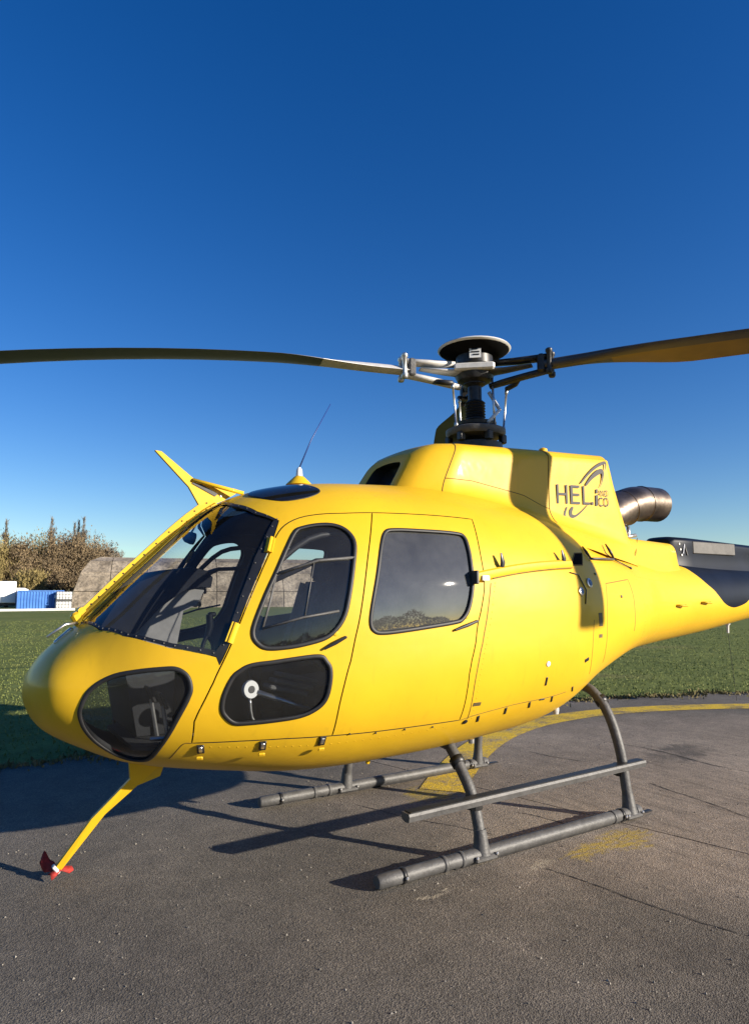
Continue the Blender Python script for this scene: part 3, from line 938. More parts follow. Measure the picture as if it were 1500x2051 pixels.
# rear engine deck, exhaust
dk = []
for x_, w_, z0, z1 in ((.85, .50, 1.60, 1.93), (1.1, .44, 1.62, 1.935), (1.5, .34, 1.62, 1.932), (1.85, .27, 1.62, 1.93), (2.16, .21, 1.62, 1.928), (2.19, .19, 1.62, 1.915)):
    dk.append([(x_ + (0.0 if z > 1.8 else .0), y, z) for y, z in smooth_line([(w_ + .06, z0), (w_ + .015, z0 + .12), (w_, z1 - .09), (w_ - .025, z1 - .03), (w_ - .08, z1), (0, z1 + .006)], 3)])
dk = np.array(dk); full = np.concatenate([dk * [1, -1, 1], dk[:, -2::-1]], 1); ns, nf = full.shape[:2]
ff = [(i * nf + k, (i + 1) * nf + k, (i + 1) * nf + k + 1, i * nf + k + 1) for i in range(ns - 1) for k in range(nf - 1)] + [tuple(range((ns - 1) * nf, ns * nf))]
deck = obj("engine_deck", full.reshape(-1, 3), ff, M['yellow'], heli, smooth=True, auto=40)
MB().tube([(1.14, -.452, 1.64), (1.34, -.395, 1.80), (1.50, -.30, 1.938)], .003, 5).build("panel_seam", M['seam'], deck)
ep = smooth_line([(1.05, .0, 1.98), (1.35, 0, 2.09), (1.62, 0, 2.19), (1.84, 0, 2.272), (2.03, 0, 2.292), (2.22, 0, 2.297)], 5)
ex = MB().tube(ep, .158, 28, caps=False)
nE = len(ep)
inner = [(ep[-1][0], 0, ep[-1][2]), (2.36, 0, 2.30), (1.95, 0, 2.285)]
ex.tube([(2.22, 0, 2.297), (2.222, 0, 2.297)], [.158, .145], 28, caps=False).tube([(2.222, 0, 2.297), (1.9, 0, 2.285)], [.145, .14], 28)
exo = ex.build("exhaust_pipe", M['exhaust'], heli, smooth=True, auto=50)
for x_, z_, t_ in ((1.74, 2.236, .33), (1.98, 2.291, .08)):
    MB().lathe([(.158, -.008), (.1635, -.004), (.1635, .004), (.158, .008)], (x_, 0, z_), 28, axis=(math.cos(t_), 0, math.sin(t_))).build("exhaust_weld", M['exhaust'], exo, smooth=True)
MB().tube([(1.62, -.10, 1.92), (1.60, -.08, 2.10)], .022, 10).tube([(1.55, -.14, 1.96), (1.70, -.14, 1.98)], .016, 8).tube([(1.66, -.1, 1.93), (1.66, -.1, 2.06)], .014, 8).build("exhaust_clamp", M['bare'], exo, smooth=True)

# tail drive-shaft cover and the rest of the tail
sc = []
for x_, w_, zt in ((2.20, .13, 1.975), (2.24, .15, 1.995), (2.5, .15, 1.995), (3.6, .135, 1.965), (3.62, .115, 1.935), (6.3, .09, 1.88)):
    sc.append([(x_, y, z) for y, z in smooth_line([(w_ + .03, 1.66), (w_, 1.78), (w_, zt - .05), (w_ - .012, zt - .02), (w_ - .05, zt), (0, zt + .004)], 3)])
sc = np.array(sc); full = np.concatenate([sc * [1, -1, 1], sc[:, -2::-1]], 1); ns, nf = full.shape[:2]
ff = [(i * nf + k, (i + 1) * nf + k, (i + 1) * nf + k + 1, i * nf + k + 1) for i in range(ns - 1) for k in range(nf - 1)] + [tuple(range((ns - 1) * nf, ns * nf)), tuple(range(nf - 1, -1, -1))]
shaft = obj("drive_shaft_cover", full.reshape(-1, 3), ff, M['navy'], heli, smooth=True, auto=40)
MB().box((2.86, -.1485, 1.905), (.70, .016, .115), None, .02).build("cooler_panel", mat("brushed_panel", (.085, .080, .075), .6, metal=.3, var=.2, vscale=10), shaft)
for z_ in (1.93, 1.88, 1.83):
    MB().lathe([(.012, 0), (.010, .008)], (2.30 + (1.93 - z_) * .3, -.15, z_), 8, axis=(0, -1, 0)).build("cover_bolt", M['bare'], shaft)
MB().tube([(2.38, -.153, 1.93), (2.345, -.16, 1.84)], .006, 6).tube([(2.38, -.153, 1.93), (2.42, -.155, 1.83)], .006, 6).build("cover_stay", M['bare'], shaft)
for sd in (-1, 1):
    MB().prism([(4.9, 1.50), (5.32, 1.50), (5.34, 1.52), (4.92, 1.545)], .1 * sd, 1.2 * sd).build("tail_plane", M['yellow'], heli)
MB().prism([(6.0, 1.55), (6.55, 1.55), (7.15, 2.75), (6.85, 2.75)], -.03, .03).build("tail_fin", M['yellow'], heli)
MB().prism([(6.15, 1.42), (6.55, 1.5), (6.75, .85), (6.6, .82)], -.025, .025).build("lower_fin", M['yellow'], heli)

# ------------------------------------------------------------------ rotor
HX, HZ = .03, 3.155
mast = MB().lathe([(.20, 2.53), (.20, 2.60), (.10, 2.62), (.07, 2.66), (.07, 2.80), (.062, 2.82), (.052, 2.90), (.052, 3.05), (.085, 3.07), (.085, 3.12)], (HX, 0, 0), 24).build("rotor_mast", M['darkmetal'], heli, auto=40)
bt = []
for i in range(7):
    bt += [(.066, 2.78 + i * .022), (.079, 2.791 + i * .022)]
MB().lathe(bt + [(.06, 2.94)], (HX, 0, 0), 22).build("rubber_boot", M['rubber'], mast, auto=60)
MB().lathe([(.10, 2.655), (.21, 2.66), (.225, 2.68), (.225, 2.71), (.19, 2.725), (.10, 2.74)], (HX, 0, 0), 26).build("swashplate", M['steel'], mast, auto=40)
MB().lathe([(.10, 2.735), (.155, 2.74), (.16, 2.765), (.10, 2.775)], (HX, 0, 0), 24).build("rotating_star", M['darkmetal'], mast, auto=40)
AZ = [R(162.5), R(-58.8), R(55)]
hubc = Vector((HX, 0, HZ))
hub = MB().lathe([(.06, -.09), (.13, -.06), (.15, -.02), (.15, .03), (.13, .05), (.14, .06), (.14, .168), (.10, .178)], hubc, 26).build("rotor_hub", M['darkmetal'], heli, auto=40)
MB().lathe([(.10, .172), (.20, .170), (.268, .178), (.280, .190), (.272, .200), (.18, .218), (.05, .224)], hubc, 36).build("hub_cap", mat("hub_cap_white", (.66, .65, .62), .45, var=.08), hub, auto=40)
MB().lathe([(.05, .120), (.17, .135), (.255, .168), (.266, .1775)], hubc, 30).build("cap_underside", mat("matt_black", (.008, .008, .008), .95, spec=.03), hub, auto=40)  # plain matt black cone covering the underside of the white cap
cdv = Vector((-.656, -.754, 0))
MB().box(hubc + cdv * .182 + Vector((.01, 0, .112)), (.085, .006, .085), cdv.to_track_quat('Y', 'Z').to_matrix()).build("hub_label", M['white'], hub)
for wy, zz in ((-.016, .135), (0, .114), (.014, .093)):
    MB().box(hubc + cdv * .1865 + Vector((.01, 0, zz)) + Vector((.754, -.656, 0)) * wy * .4, (.062 - abs(wy), .003, .009), cdv.to_track_quat('Y', 'Z').to_matrix()).build("label_print", M['darkmetal'], hub)
# star plate block between the two near arms
MB().box(hubc + cdv * .14 + Vector((0, 0, .015)), (.30, .05, .055), (cdv).to_track_quat('Y', 'Z').to_matrix() @ Matrix.Rotation(.0, 3, 'Z'), .012).build("star_plate", M['alu'], hub)

def blade_z(r, droop):
    return .012 * (r - .6) - droop * max(0, r - .9) ** 2
BL = []
for bi, az in enumerate(AZ):
    d = Vector((math.cos(az), math.sin(az), 0)); tdir = Vector((-math.sin(az), math.cos(az), 0))
    def pt(r, y=0, z=0): return hubc + d * r + tdir * y + Vector((0, 0, z))
    lm = M['alu'] if bi == 0 else M['darkmetal']
    arm = MB()
    arm.tube([pt(.06, 0, 0), pt(.24, 0, -.005), pt(.44, 0, 0)], [.075, .05, .03], 10, flat=(.35, 1.25)).build("star_arm", M['alu'] if bi == 0 else M['steel'], hub, smooth=True)
    sl = MB()
    sl.tube([pt(.15, 0, .062), pt(.34, 0, .050), pt(.57, 0, .045)], [.030, .034, .034], 10, flat=(.75, 1.5))
    sl.build("upper_sleeve", lm, hub, smooth=True)
    MB().tube([pt(.12, 0, -.115), pt(.22, 0, -.098), pt(.38, 0, -.075), pt(.57, 0, -.052)], [.026, .030, .030, .030], 10, flat=(.8, 1.4)).build("lower_sleeve", lm, hub, smooth=True)
    MB().box(pt(.515, 0, -.002), (.055, .12, .135), d.to_track_quat('X', 'Z').to_matrix(), .012).build("sleeve_clamp", M['steel'] if bi == 0 else M['darkmetal'], hub)
    for yy in (-.045, .045):
        MB().lathe([(.020, -.095), (.026, -.085), (.026, -.06), (.018, -.055), (.018, .06), (.026, .07), (.026, .088), (.014, .098)], pt(.575, yy, 0), 12).build("blade_pin", M['bare'] if bi == 0 else M['darkmetal'], hub, auto=40)
    MB().tube([pt(.34, 0, -.085), pt(.30, .06, -.105), pt(.22, .10, -.12)], .020, 8).build("pitch_horn", M['darkmetal'], hub, smooth=True)
    # pitch change rod down to the swashplate
    top = hubc + d * .22 + tdir * .10 + Vector((0, 0, -.12)); bot = Vector((HX, 0, 2.70)) + d * .19 + tdir * .09
    rod = MB().tube([top, top.lerp(bot, .12), top.lerp(bot, .13), top.lerp(bot, .87), top.lerp(bot, .88), bot], [.013, .013, .008, .008, .013, .013], 8).build("pitch_link", M['bare'], mast, smooth=True)
    # blade: grey root, dark skin, yellow-brown lower faces on one blade only
    dr = (.036, .0175, .03)[bi]
    z0 = -.020
    tw = (R(9), R(14), R(10))[bi]
    rs = [.525, .60, .68, .76, .84, .92, 1.0, 1.1, 1.2, 1.3, 1.4, 1.5, 1.62] + list(np.arange(1.8, 5.8, .25)) + [5.95]
    sec = [(-.5, 0), (-.47, .20), (-.40, .36), (-.25, .5), (.0, .45), (.25, .25), (.5, .02), (.5, -.02), (.25, -.22), (.0, -.40), (-.25, -.45), (-.40, -.34), (-.47, -.20)]
    vv, ff, mi = [], [], []
    for r in rs:
        g = min(1, max(0, (r - .74) / .8)); g = g * g * (3 - 2 * g)
        ch = .11 + (.315 - .11) * g; th = .075 + (.036 - .075) * g
        a = tw * (1 - .6 * (r - .6) / 4.7)
        sgn = 1
        for cx, cz in sec:
            yy, zz = (cx + .22 * g) * ch * sgn, cz * th
            y2 = yy * math.cos(a); z2 = -yy * math.sin(a) + zz
            vv.append(pt(r, y2, z2 + z0 + blade_z(r, dr)))
    m_ = len(sec)
    for i in range(len(rs) - 1):
        for k in range(m_):
            a, b = i * m_ + k, i * m_ + (k + 1) % m_
            ff.append((a, b, b + m_, a + m_))
            low = k in (7, 8, 9)
            mi.append(1 if (rs[i] < 1.15 and bi == 0) else (2 if (low and rs[i] >= 1.0 and bi == 1) else 0))
    ff += [tuple(range(m_ - 1, -1, -1)), tuple(range((len(rs) - 1) * m_, len(rs) * m_))]; mi += [1, 0]
    bl = obj("rotor_blade", vv, ff, None, heli, smooth=True, slots=[M['bladetop'], lm, M['bladelow']], mi=mi, auto=45)
# scissor link and rotor head wiring
MB().tube([(HX - .02, -.16, 2.74), (HX + .12, -.14, 2.86), (HX + .06, -.09, 3.0)], .014, 8).build("scissor_link", M['alu'], mast, smooth=True)
MB().tube([(HX + .06, -.15, 2.70), (HX + .06, -.13, 3.10)], .009, 8).build("pitch_link", M['bare'], mast, smooth=True)
for a in range(6):
    t = a * math.pi / 3 + .3
    MB().box((HX + .2 * math.cos(t), .2 * math.sin(t), 2.635), (.05, .05, .07), None, .008).build("swashplate_lug", M['darkmetal'], mast)

# ------------------------------------------------------------------ landing gear
YS = .757
for sd in (-1, 1):
    sk = MB().tube([(-1.345, YS * sd, .043), (-1.335, YS * sd, .043), (-1.2, YS * sd, .043), (0, YS * sd, .043), (.735, YS * sd, .043), (.745, YS * sd, .043)], [.031, .037, .037, .037, .037, .032], 14).build("skid_tube", M['steel'], heli, auto=50)
    for x_ in (-1.19, -.92, -.80, .47, .55, .70):
        MB().tube([(x_ - .012, YS * sd, .043), (x_ + .012, YS * sd, .043)], .0405, 14).build("skid_band", M['darkmetal'] if x_ in (-1.19, .55) else M['steel'], sk, smooth=True)
    MB().box((-.1, YS * sd, .006), (1.5, .03, .012), None, .003).build("skid_shoe", M['darkmetal'], sk)
    for x_ in (-.72, -.576, .576, .72, -1.19, .55):
        MB().lathe([(.010, 0), (.010, .007), (.006, .010)], (x_, YS * sd - .046, .045), 6, axis=(0, -1, 0)).build("skid_bolt", M['bare'], sk)
    MB().box((.79, YS * sd, .02), (.16, .035, .010), None, .003).build("skid_spring", M['darkmetal'], sk)
    for x_ in (-.648, .648):
        MB().tube([(x_, YS * sd, .04), (x_, YS * sd - .005 * sd, .10), (x_, (YS - .012) * sd, .17)], [.052, .042, .035], 12).box((x_, YS * sd, .03), (.16, .10, .03), None, .008).build("skid_saddle", M['steel'], sk, auto=40)
for nm, x_, zb, ym in (("front", -.648, .585, .44), ("rear", .648, .835, .40)):
    h1 = [(x_, .757, .06), (x_, .725, .22), (x_ - .005, .675, .36), (x_ - .01, .60, zb - .12), (x_ - .01, .52, zb - .03), (x_ - .01, ym, zb)] if nm == "front" else \
         [(x_, .757, .06), (x_ - .005, .735, .25), (x_ - .01, .705, .45), (x_ - .015, .64, .64), (x_ - .02, .55, .765), (x_ - .03, .42, .83)]
    pth = [(x, -y, z) for x, y, z in h1] + [(x_ - .01, 0, zb + .01)] + h1[::-1]
    ct = MB().tube(smooth_line(pth, 5), .032 if nm == "front" else .034, 14).build("cross_tube", M['steel'], heli, smooth=True)
    for sd in (-1, 1):
        MB().tube([(x_ - .008, sd * .55, zb - .07 if nm == "front" else .76), (x_ - .008, sd * .585, zb - .10 if nm == "front" else .72)], .044, 12).build("tube_clamp", M['darkmetal'], ct, smooth=True)
        if nm == "front": MB().box((x_ - .01, sd * .40, zb + .045), (.10, .12, .05), None, .015).build("belly_fitting", M['darkmetal'], ct)
for sd in (-1,):
    ys = sd * .755
    stp = MB()
    sec = [(-.038, .004), (-.032, .017), (.032, .018), (.038, .008), (.034, -.020), (.0, -.030), (-.032, -.024)]
    vv = [(x, ys + y, z0 + z) for x, z0 in ((-1.165, .330), (.80, .345)) for y, z in sec]
    k = len(sec)
    stp.add(vv, [tuple(range(k)), tuple(range(2 * k - 1, k - 1, -1))] + [((i + 1) % k, i, i + k, (i + 1) % k + k) for i in range(k)])
    so = stp.build("foot_step", M['steel'], heli, auto=30)
    MB().box((-.18, ys, .3565), (1.94, .055, .006), Matrix.Rotation(-.0076, 3, 'Y')).build("grip_tape", M['black'], so)
    for x_ in (-.648, .648):
        MB().box((x_, sd * .70, .30), (.07, .06, .05), None, .01).tube([(x_, sd * .70, .27), (x_, sd * .70, .34)], .05, 12).build("step_bracket", M['darkmetal'], so)
MB().lathe([(.0, -.03), (.018, -.025), (.02, 0)], A((7.0, .16)), 10).build("belly_drain", M['bare'], heli)
MB().tube([A((6.2, .02)), A((6.2, .02)) - Vector((0, 0, .07))], [.03, .012], 8).build("belly_aerial", M['yellow'], heli)
MB().lathe([(.016, -.03), (.02, -.01), (.02, .01)], A((8.05, .22)), 10).build("fuel_drain", M['alu'], heli)

# ------------------------------------------------------------------ cabin interior
fl = [(-2.46, .30), (-2.25, .46), (-1.9, .58), (-1.4, .68), (-.43, .72)]
fo = [(x, -y) for x, y in fl] + [(x, y) for x, y in fl[::-1]]
kf = len(fo)
cab = MB().add([(x, y, .735) for x, y in fo] + [(x, y, .755) for x, y in fo], [tuple(range(kf - 1, -1, -1)), tuple(range(kf, 2 * kf))] + [(i, (i + 1) % kf, (i + 1) % kf + kf, i + kf) for i in range(kf)]).build("cabin_floor", M['floor'], heli)
br = [(-.38, .60), (.38, .60), (.66, .72), (.84, .95), (.86, 1.35), (.80, 1.68), (.62, 1.92), (.38, 2.04), (-.38, 2.04), (-.62, 1.92), (-.80, 1.68), (-.86, 1.35), (-.84, .95), (-.66, .72)]
kb = len(br)
MB().add([(-.43, y, z) for y, z in br] + [(-.41, y, z) for y, z in br], [tuple(range(kb - 1, -1, -1)), tuple(range(kb, 2 * kb))] + [(i, (i + 1) % kb, (i + 1) % kb + kb, i + kb) for i in range(kb)]).build("rear_bulkhead", M['lining'], heli)
for y_ in (-.36, .36):
    s = empty("front_seat", (-1.42, y_, .76), heli)
    MB().box((.0, 0, .20), (.50, .50, .12), Matrix.Rotation(-.08, 3, 'Y'), .04).build("seat_cushion", M['seat'], s)
    MB().box((.02, 0, .07), (.42, .42, .14), None, .02).build("seat_base", M['darkmetal'], s)
    MB().box((.27, 0, .50), (.10, .44, .62), Matrix.Rotation(.16, 3, 'Y'), .04).build("seat_back", M['seat'], s)
    MB().box((.335, 0, .885), (.07, .24, .15), Matrix.Rotation(.12, 3, 'Y'), .035).build("headrest", M['seat'], s)
    for b_ in (-.12, .12):
        MB().tube([(.25, b_, .80), (.19, b_ * 1.1, .58), (.10, b_ * 1.3, .29)], .022, 6, flat=(.2, 1)).build("harness_strap", M['seatgrey'], s)
bn_ = empty("rear_bench", (-.70, 0, .76), heli)
MB().box((0, 0, .22), (.44, 1.40, .13), None, .04).build("bench_cushion", M['seat'], bn_)
for y_ in (-.52, -.18, .18, .52):
    MB().box((.20, y_, .54), (.09, .31, .54), Matrix.Rotation(.1, 3, 'Y'), .035).build("bench_back", M['seat'], bn_)
# instrument console and glareshield
cprof = [(-2.56, 1.30), (-2.50, 1.43), (-2.41, 1.525), (-2.27, 1.585), (-2.16, 1.615), (-2.09, 1.60), (-2.055, 1.555), (-2.06, 1.50), (-2.10, 1.425), (-2.17, 1.395), (-2.20, 1.20), (-2.50, 1.20)]
con = MB().prism([(x - .012, z) for x, z in cprof], -.13, .47).build("instrument_console", M['console'], heli)
MB().prism([(-2.21, 1.20), (-2.22, .76), (-2.40, .76), (-2.49, 1.20)], -.12, .46).build("console_base", M['lining'], con)
gp = [(-2.60, 1.33), (-2.525, 1.46), (-2.425, 1.55), (-2.28, 1.608), (-2.15, 1.632), (-2.065, 1.612), (-2.035, 1.575), (-2.045, 1.52), (-2.10, 1.525), (-2.20, 1.50), (-2.31, 1.42), (-2.42, 1.30), (-2.52, 1.17), (-2.575, 1.20)]
MB().prism(gp, -.165, .50).build("glareshield", M['glare'], con)
MB().prism([(-2.062, 1.555), (-2.052, 1.555), (-2.10, 1.415), (-2.11, 1.415)], -.11, .45).build("instrument_panel", M['black'], con)
for y_ in (-.04, .09, .22, .35):
    for x_, z_ in ((-2.060, 1.525), (-2.088, 1.452)):
        MB().lathe([(.042, 0), (.042, .006), (.034, .007)], (x_ + .01, y_, z_), 14, axis=(1, 0, .3)).build("instrument_dial", M['darkmetal'], con)
MB().box((-1.95, 0, .93), (.52, .16, .36), None, .02).build("centre_pedestal", M['glare'], con)
for y_ in (-.38, .38):
    cy = MB().tube(smooth_line([(-1.86, y_, .76), (-1.88, y_, .98), (-1.90, y_ + .02, 1.14), (-1.86, y_ + .03, 1.24)], 4), .013, 8).build("cyclic_stick", M['darkmetal'], heli, smooth=True)
    MB().tube([(-1.865, y_ + .03, 1.22), (-1.85, y_ + .03, 1.28), (-1.855, y_ + .03, 1.355)], [.018, .024, .022], 10).box((-1.84, y_ + .03, 1.355), (.05, .035, .03), None, .008).build("cyclic_grip", M['rubber'], cy, auto=50)
    for p_ in (-.11, .11):
        pd = MB().tube([(-2.32, y_ * .9 + p_, .76), (-2.36, y_ * .9 + p_, .96)], .010, 6).build("pedal_arm", M['bare'], heli)
        MB().box((-2.365, y_ * .9 + p_, .985), (.016, .09, .085), Matrix.Rotation(-.45, 3, 'Y'), .004).build("pedal_pad", M['darkmetal'], pd)
MB().tube([(-2.40, -.40, .80), (-2.12, -.46, .80)], .012, 8).build("pedal_bar", M['bare'], heli)
col = MB().tube([(-1.42, -.60, .80), (-1.66, -.61, .90), (-1.95, -.615, 1.01)], .014, 8).build("collective_lever", M['bare'], heli, smooth=True)
MB().lathe([(.020, -.012), (.042, -.012), (.046, 0), (.042, .012), (.020, .012)], (-1.985, -.615, 1.025), 18, axis=(.2, -1, .1)).build("throttle_wheel", M['white'], col, auto=50)
MB().lathe([(.018, -.016), (.018, .016)], (-1.985, -.615, 1.025), 12, axis=(.2, -1, .1)).build("wheel_hub", M['darkmetal'], col)
for i in range(3):
    MB().box((-1.72 - .03 * i, -.58, 1.06 - .028 * i), (.22, .10, .022), Matrix.Rotation(.25, 3, 'Y'), .006).build("map_pocket", M['console'], heli)
MB().tube(smooth_line([(-1.98, -.60, .98), (-1.95, -.60, .86), (-1.80, -.60, .80), (-1.62, -.60, .79)], 4), .008, 8).build("hydraulic_hose", M['bare'], heli, smooth=True)
# mirror and compass at the top of the windscreen, overhead panel, door pillars
MB().lathe([(.034, -.02), (.036, 0), (.030, .03), (.016, .045)], (-2.12, -.02, 1.80), 14, axis=(-1, 0, .2)).tube([(-2.12, -.02, 1.83), (-2.08, -.01, 1.90)], .006, 6).build("standby_compass", M['rubber'], heli, auto=50)
MB().box((-1.55, 0, 2.03), (.55, .30, .08), None, .02).build("overhead_panel", M['lining'], heli)
for sd in (-1, 1):
    MB().tube(smooth_line([(-1.95, .60 * sd, 1.55), (-1.70, .66 * sd, 1.77), (-1.45, .68 * sd, 1.785), (-1.40, .70 * sd, 1.6)], 4), .016, 8).build("grab_bar", M['rubber'], heli, smooth=True)
    MB().tube([P3(4.05, .64, -.045, sd), P3(4.75, .655, -.05, sd), P3(5.25, .64, -.045, sd)], .014, 6).build("door_grab_rail", M['rubber'], heli, smooth=True)
    a_, b_, c_ = P3(5.42, .70, -.05, sd), P3(5.2, .55, -.06, sd), P3(5.0, .33, -.06, sd)
    MB().tube([a_, b_, c_], [.04, .045, .04], 8, flat=(.5, 1)).build("door_pillar", M['lining'], heli, smooth=True)

# ------------------------------------------------------------------ ground, apron, grass
def ground_z(x, y):
    d = math.hypot(x - CAM[0], y - CAM[1])
    return -.035 - .0098 * max(0, min(d, 130) - 12)

def node_mat(name):
    m = bpy.data.materials.new(name); m.use_nodes = True
    t = m.node_tree
    return m, t, t.nodes["Principled BSDF"], t.nodes.new("ShaderNodeTexCoord")

def noise(t, vec, scale, detail=6, rough=.6, dist=0.0):
    n = t.nodes.new("ShaderNodeTexNoise")
    n.inputs["Scale"].default_value = scale; n.inputs["Detail"].default_value = detail
    n.inputs["Roughness"].default_value = rough; n.inputs["Distortion"].default_value = dist
    t.links.new(vec, n.inputs["Vector"])
    return n.outputs["Fac"]

def ramp(t, fac, stops):
    r = t.nodes.new("ShaderNodeValToRGB")
    e = r.color_ramp.elements
    while len(e) < len(stops): e.new(.5)
    for el, (p, c) in zip(e, stops):
        el.position = p; el.color = (*c, 1) if len(c) == 3 else c
    t.links.new(fac, r.inputs["Fac"])
    return r.outputs["Color"]

def mixc(t, fac, a, b, mode='MIX'):
    m = t.nodes.new("ShaderNodeMix"); m.data_type = 'RGBA'; m.blend_type = mode
    for s, k in ((fac, 0), (a, 6), (b, 7)):
        if isinstance(s, (int, float)): m.inputs[k].default_value = s
        elif isinstance(s, tuple): m.inputs[k].default_value = (*s, 1)
        else: t.links.new(s, m.inputs[k])
    return m.outputs[2]

def mth(t, op, a, b=None, c=None):
    m = t.nodes.new("ShaderNodeMath"); m.operation = op
    for k, s in enumerate((a, b, c)):
        if s is None: continue
        if isinstance(s, (int, float)): m.inputs[k].default_value = s
        else: t.links.new(s, m.inputs[k])
    return m.outputs[0]

def blob(t, vec, c, rx, ry, ang=0.0):
    """soft elliptical spot on the ground, 1 in the middle"""
    mp = t.nodes.new("ShaderNodeMapping"); mp.vector_type = 'TEXTURE'
    mp.inputs["Location"].default_value = (c[0], c[1], 0); mp.inputs["Rotation"].default_value = (0, 0, ang)
    mp.inputs["Scale"].default_value = (rx, ry, 1)
    t.links.new(vec, mp.inputs["Vector"])
    ln = t.nodes.new("ShaderNodeVectorMath"); ln.operation = 'LENGTH'
    t.links.new(mp.outputs["Vector"], ln.inputs[0])
    r = t.nodes.new("ShaderNodeMapRange"); r.interpolation_type = 'SMOOTHSTEP'
    r.inputs[1].default_value = 1.0; r.inputs[2].default_value = 0.25; r.inputs[3].default_value = 0; r.inputs[4].default_value = 1
    t.links.new(ln.outputs["Value"], r.inputs[0])
    return r.outputs[0]

PAINT = (.66, .45, .04)
def apron_mat(painted):
    m, t, b, tc = node_mat("worn_line_paint" if painted else "weathered_tarmac")
    L = t.links.new
    vec = tc.outputs["Object"]
    big = noise(t, vec, .55, 5)
    asph = ramp(t, big, [(.30, (0.109, 0.098, 0.084)), (.5, (0.148, 0.134, 0.114)), (.72, (0.195, 0.175, 0.151))])
    tan = ramp(t, big, [(.30, (0.182, 0.154, 0.128)), (.5, (0.252, 0.215, 0.178)), (.72, (0.322, 0.278, 0.232))])
    edge = mth(t, 'ADD', blob(t, vec, (2.6, -.6), 5.0, 3.6, -.25), mth(t, 'MULTIPLY', mth(t, 'SUBTRACT', noise(t, vec, 1.3, 8, .7), .5), .8))
    base = mixc(t, ramp(t, edge, [(.22, (0, 0, 0)), (.62, (1, 1, 1))]), asph, tan)
    med = noise(t, vec, 6, 8, .7)
    base = mixc(t, .55, base, ramp(t, med, [(.3, (.55, .55, .55)), (.7, (1.25, 1.22, 1.18))]), 'MULTIPLY')
    # broom marks across the slab
    mp = t.nodes.new("ShaderNodeMapping"); mp.inputs["Rotation"].default_value = (0, 0, R(-14)); mp.inputs["Scale"].default_value = (17, .9, 1)
    L(vec, mp.inputs["Vector"])
    broom = noise(t, mp.outputs["Vector"], 1.0, 6, .65, .4)
    bm = ramp(t, broom, [(.30, (.50, .49, .48)), (.44, (.92, .92, .92)), (.56, (1.04, 1.04, 1.04)), (.72, (1.28, 1.27, 1.25))])
    conc = blob(t, vec, (2.2, -1.6), 4.2, 3.4, 0)
    base = mixc(t, mth(t, 'MULTIPLY', conc, .9), base, mixc(t, 1.0, base, bm, 'MULTIPLY'))
    # aggregate: pale and dark stones
    vo = t.nodes.new("ShaderNodeTexVoronoi"); vo.inputs["Scale"].default_value = 150; L(vec, vo.inputs["Vector"])
    st = ramp(t, vo.outputs["Color"], [(.1, (.45, .45, .45)), (.5, (.95, .94, .92)), (.88, (1.35, 1.32, 1.27)), (.97, (2.3, 2.25, 2.15))])
    base = mixc(t, .8, base, st, 'MULTIPLY')
    # stains: old yellow paint flecks, pale lime, dark oil
    fl = noise(t, vec, 26, 10, .8)
    fx = t.nodes.new("ShaderNodeMapping"); fx.inputs["Rotation"].default_value = (0, 0, R(35)); fx.inputs["Scale"].default_value = (9, 34, 1); L(vec, fx.inputs["Vector"])
    fl2 = noise(t, fx.outputs["Vector"], 1, 8, .8, .5)
    if painted:
        wear = ramp(t, mth(t, 'ADD', mth(t, 'MULTIPLY', fl, .6), mth(t, 'MULTIPLY', noise(t, vec, 3.2, 6), .5)), [(.43, (0, 0, 0)), (.58, (1, 1, 1))])
        base = mixc(t, wear, base, mixc(t, .6, PAINT, st, 'MULTIPLY'))
    else:
        wn = t.nodes.new("ShaderNodeTexNoise"); wn.inputs["Scale"].default_value = 5.5; wn.inputs["Detail"].default_value = 8; wn.inputs["Roughness"].default_value = .75
        L(vec, wn.inputs["Vector"])
        ws = t.nodes.new("ShaderNodeVectorMath"); ws.operation = 'MULTIPLY_ADD'
        L(wn.outputs["Color"], ws.inputs[0]); ws.inputs[1].default_value = (.55, .40, 0)
        wv = t.nodes.new("ShaderNodeVectorMath"); wv.operation = 'SUBTRACT'
        L(vec, wv.inputs[0]); wv.inputs[1].default_value = (.275, .20, 0)
        L(wv.outputs["Vector"], ws.inputs[2])
        svec = ws.outputs["Vector"]
        tot = None
        for c, rx, ry, a in (((.30, -.97), .46, .24, .08), ((.0, -.98), .36, .17, .05), ((-.12, .42), .45, .36, .6)):
            bl = blob(t, svec, c, rx, ry, a)
            tot = bl if tot is None else mth(t, 'MAXIMUM', tot, bl)
        ym = ramp(t, mth(t, 'ADD', mth(t, 'MULTIPLY', tot, .30), mth(t, 'ADD', mth(t, 'MULTIPLY', fl2, .8), mth(t, 'MULTIPLY', fl, .4))), [(.80, (0, 0, 0)), (.97, (.95, .95, .95))])
        base = mixc(t, ym, base, (.40, .29, .04))
        wt = None
        for c, rx, ry, a in (((-.40, -.98), .22, .08, .1), ((-1.10, -.92), .22, .06, .1)):
            bl = blob(t, svec, c, rx, ry, a); wt = bl if wt is None else mth(t, 'MAXIMUM', wt, bl)
        wm = ramp(t, mth(t, 'ADD', mth(t, 'MULTIPLY', wt, .25), mth(t, 'ADD', mth(t, 'MULTIPLY', fl2, .5), mth(t, 'MULTIPLY', fl, .5))), [(.66, (0, 0, 0)), (.80, (.8, .8, .8))])
        base = mixc(t, wm, base, (.42, .37, .28))
        oil = blob(t, svec, (2.6, .15), .9, .35, .2)
        om = ramp(t, mth(t, 'ADD', mth(t, 'MULTIPLY', oil, .35), noise(t, vec, 4.5, 9, .75, .8)), [(.66, (0, 0, 0)), (.88, (.65, .65, .65))])
        base = mixc(t, om, base, (.045, .042, .04))
    L(base, b.inputs["Base Color"])
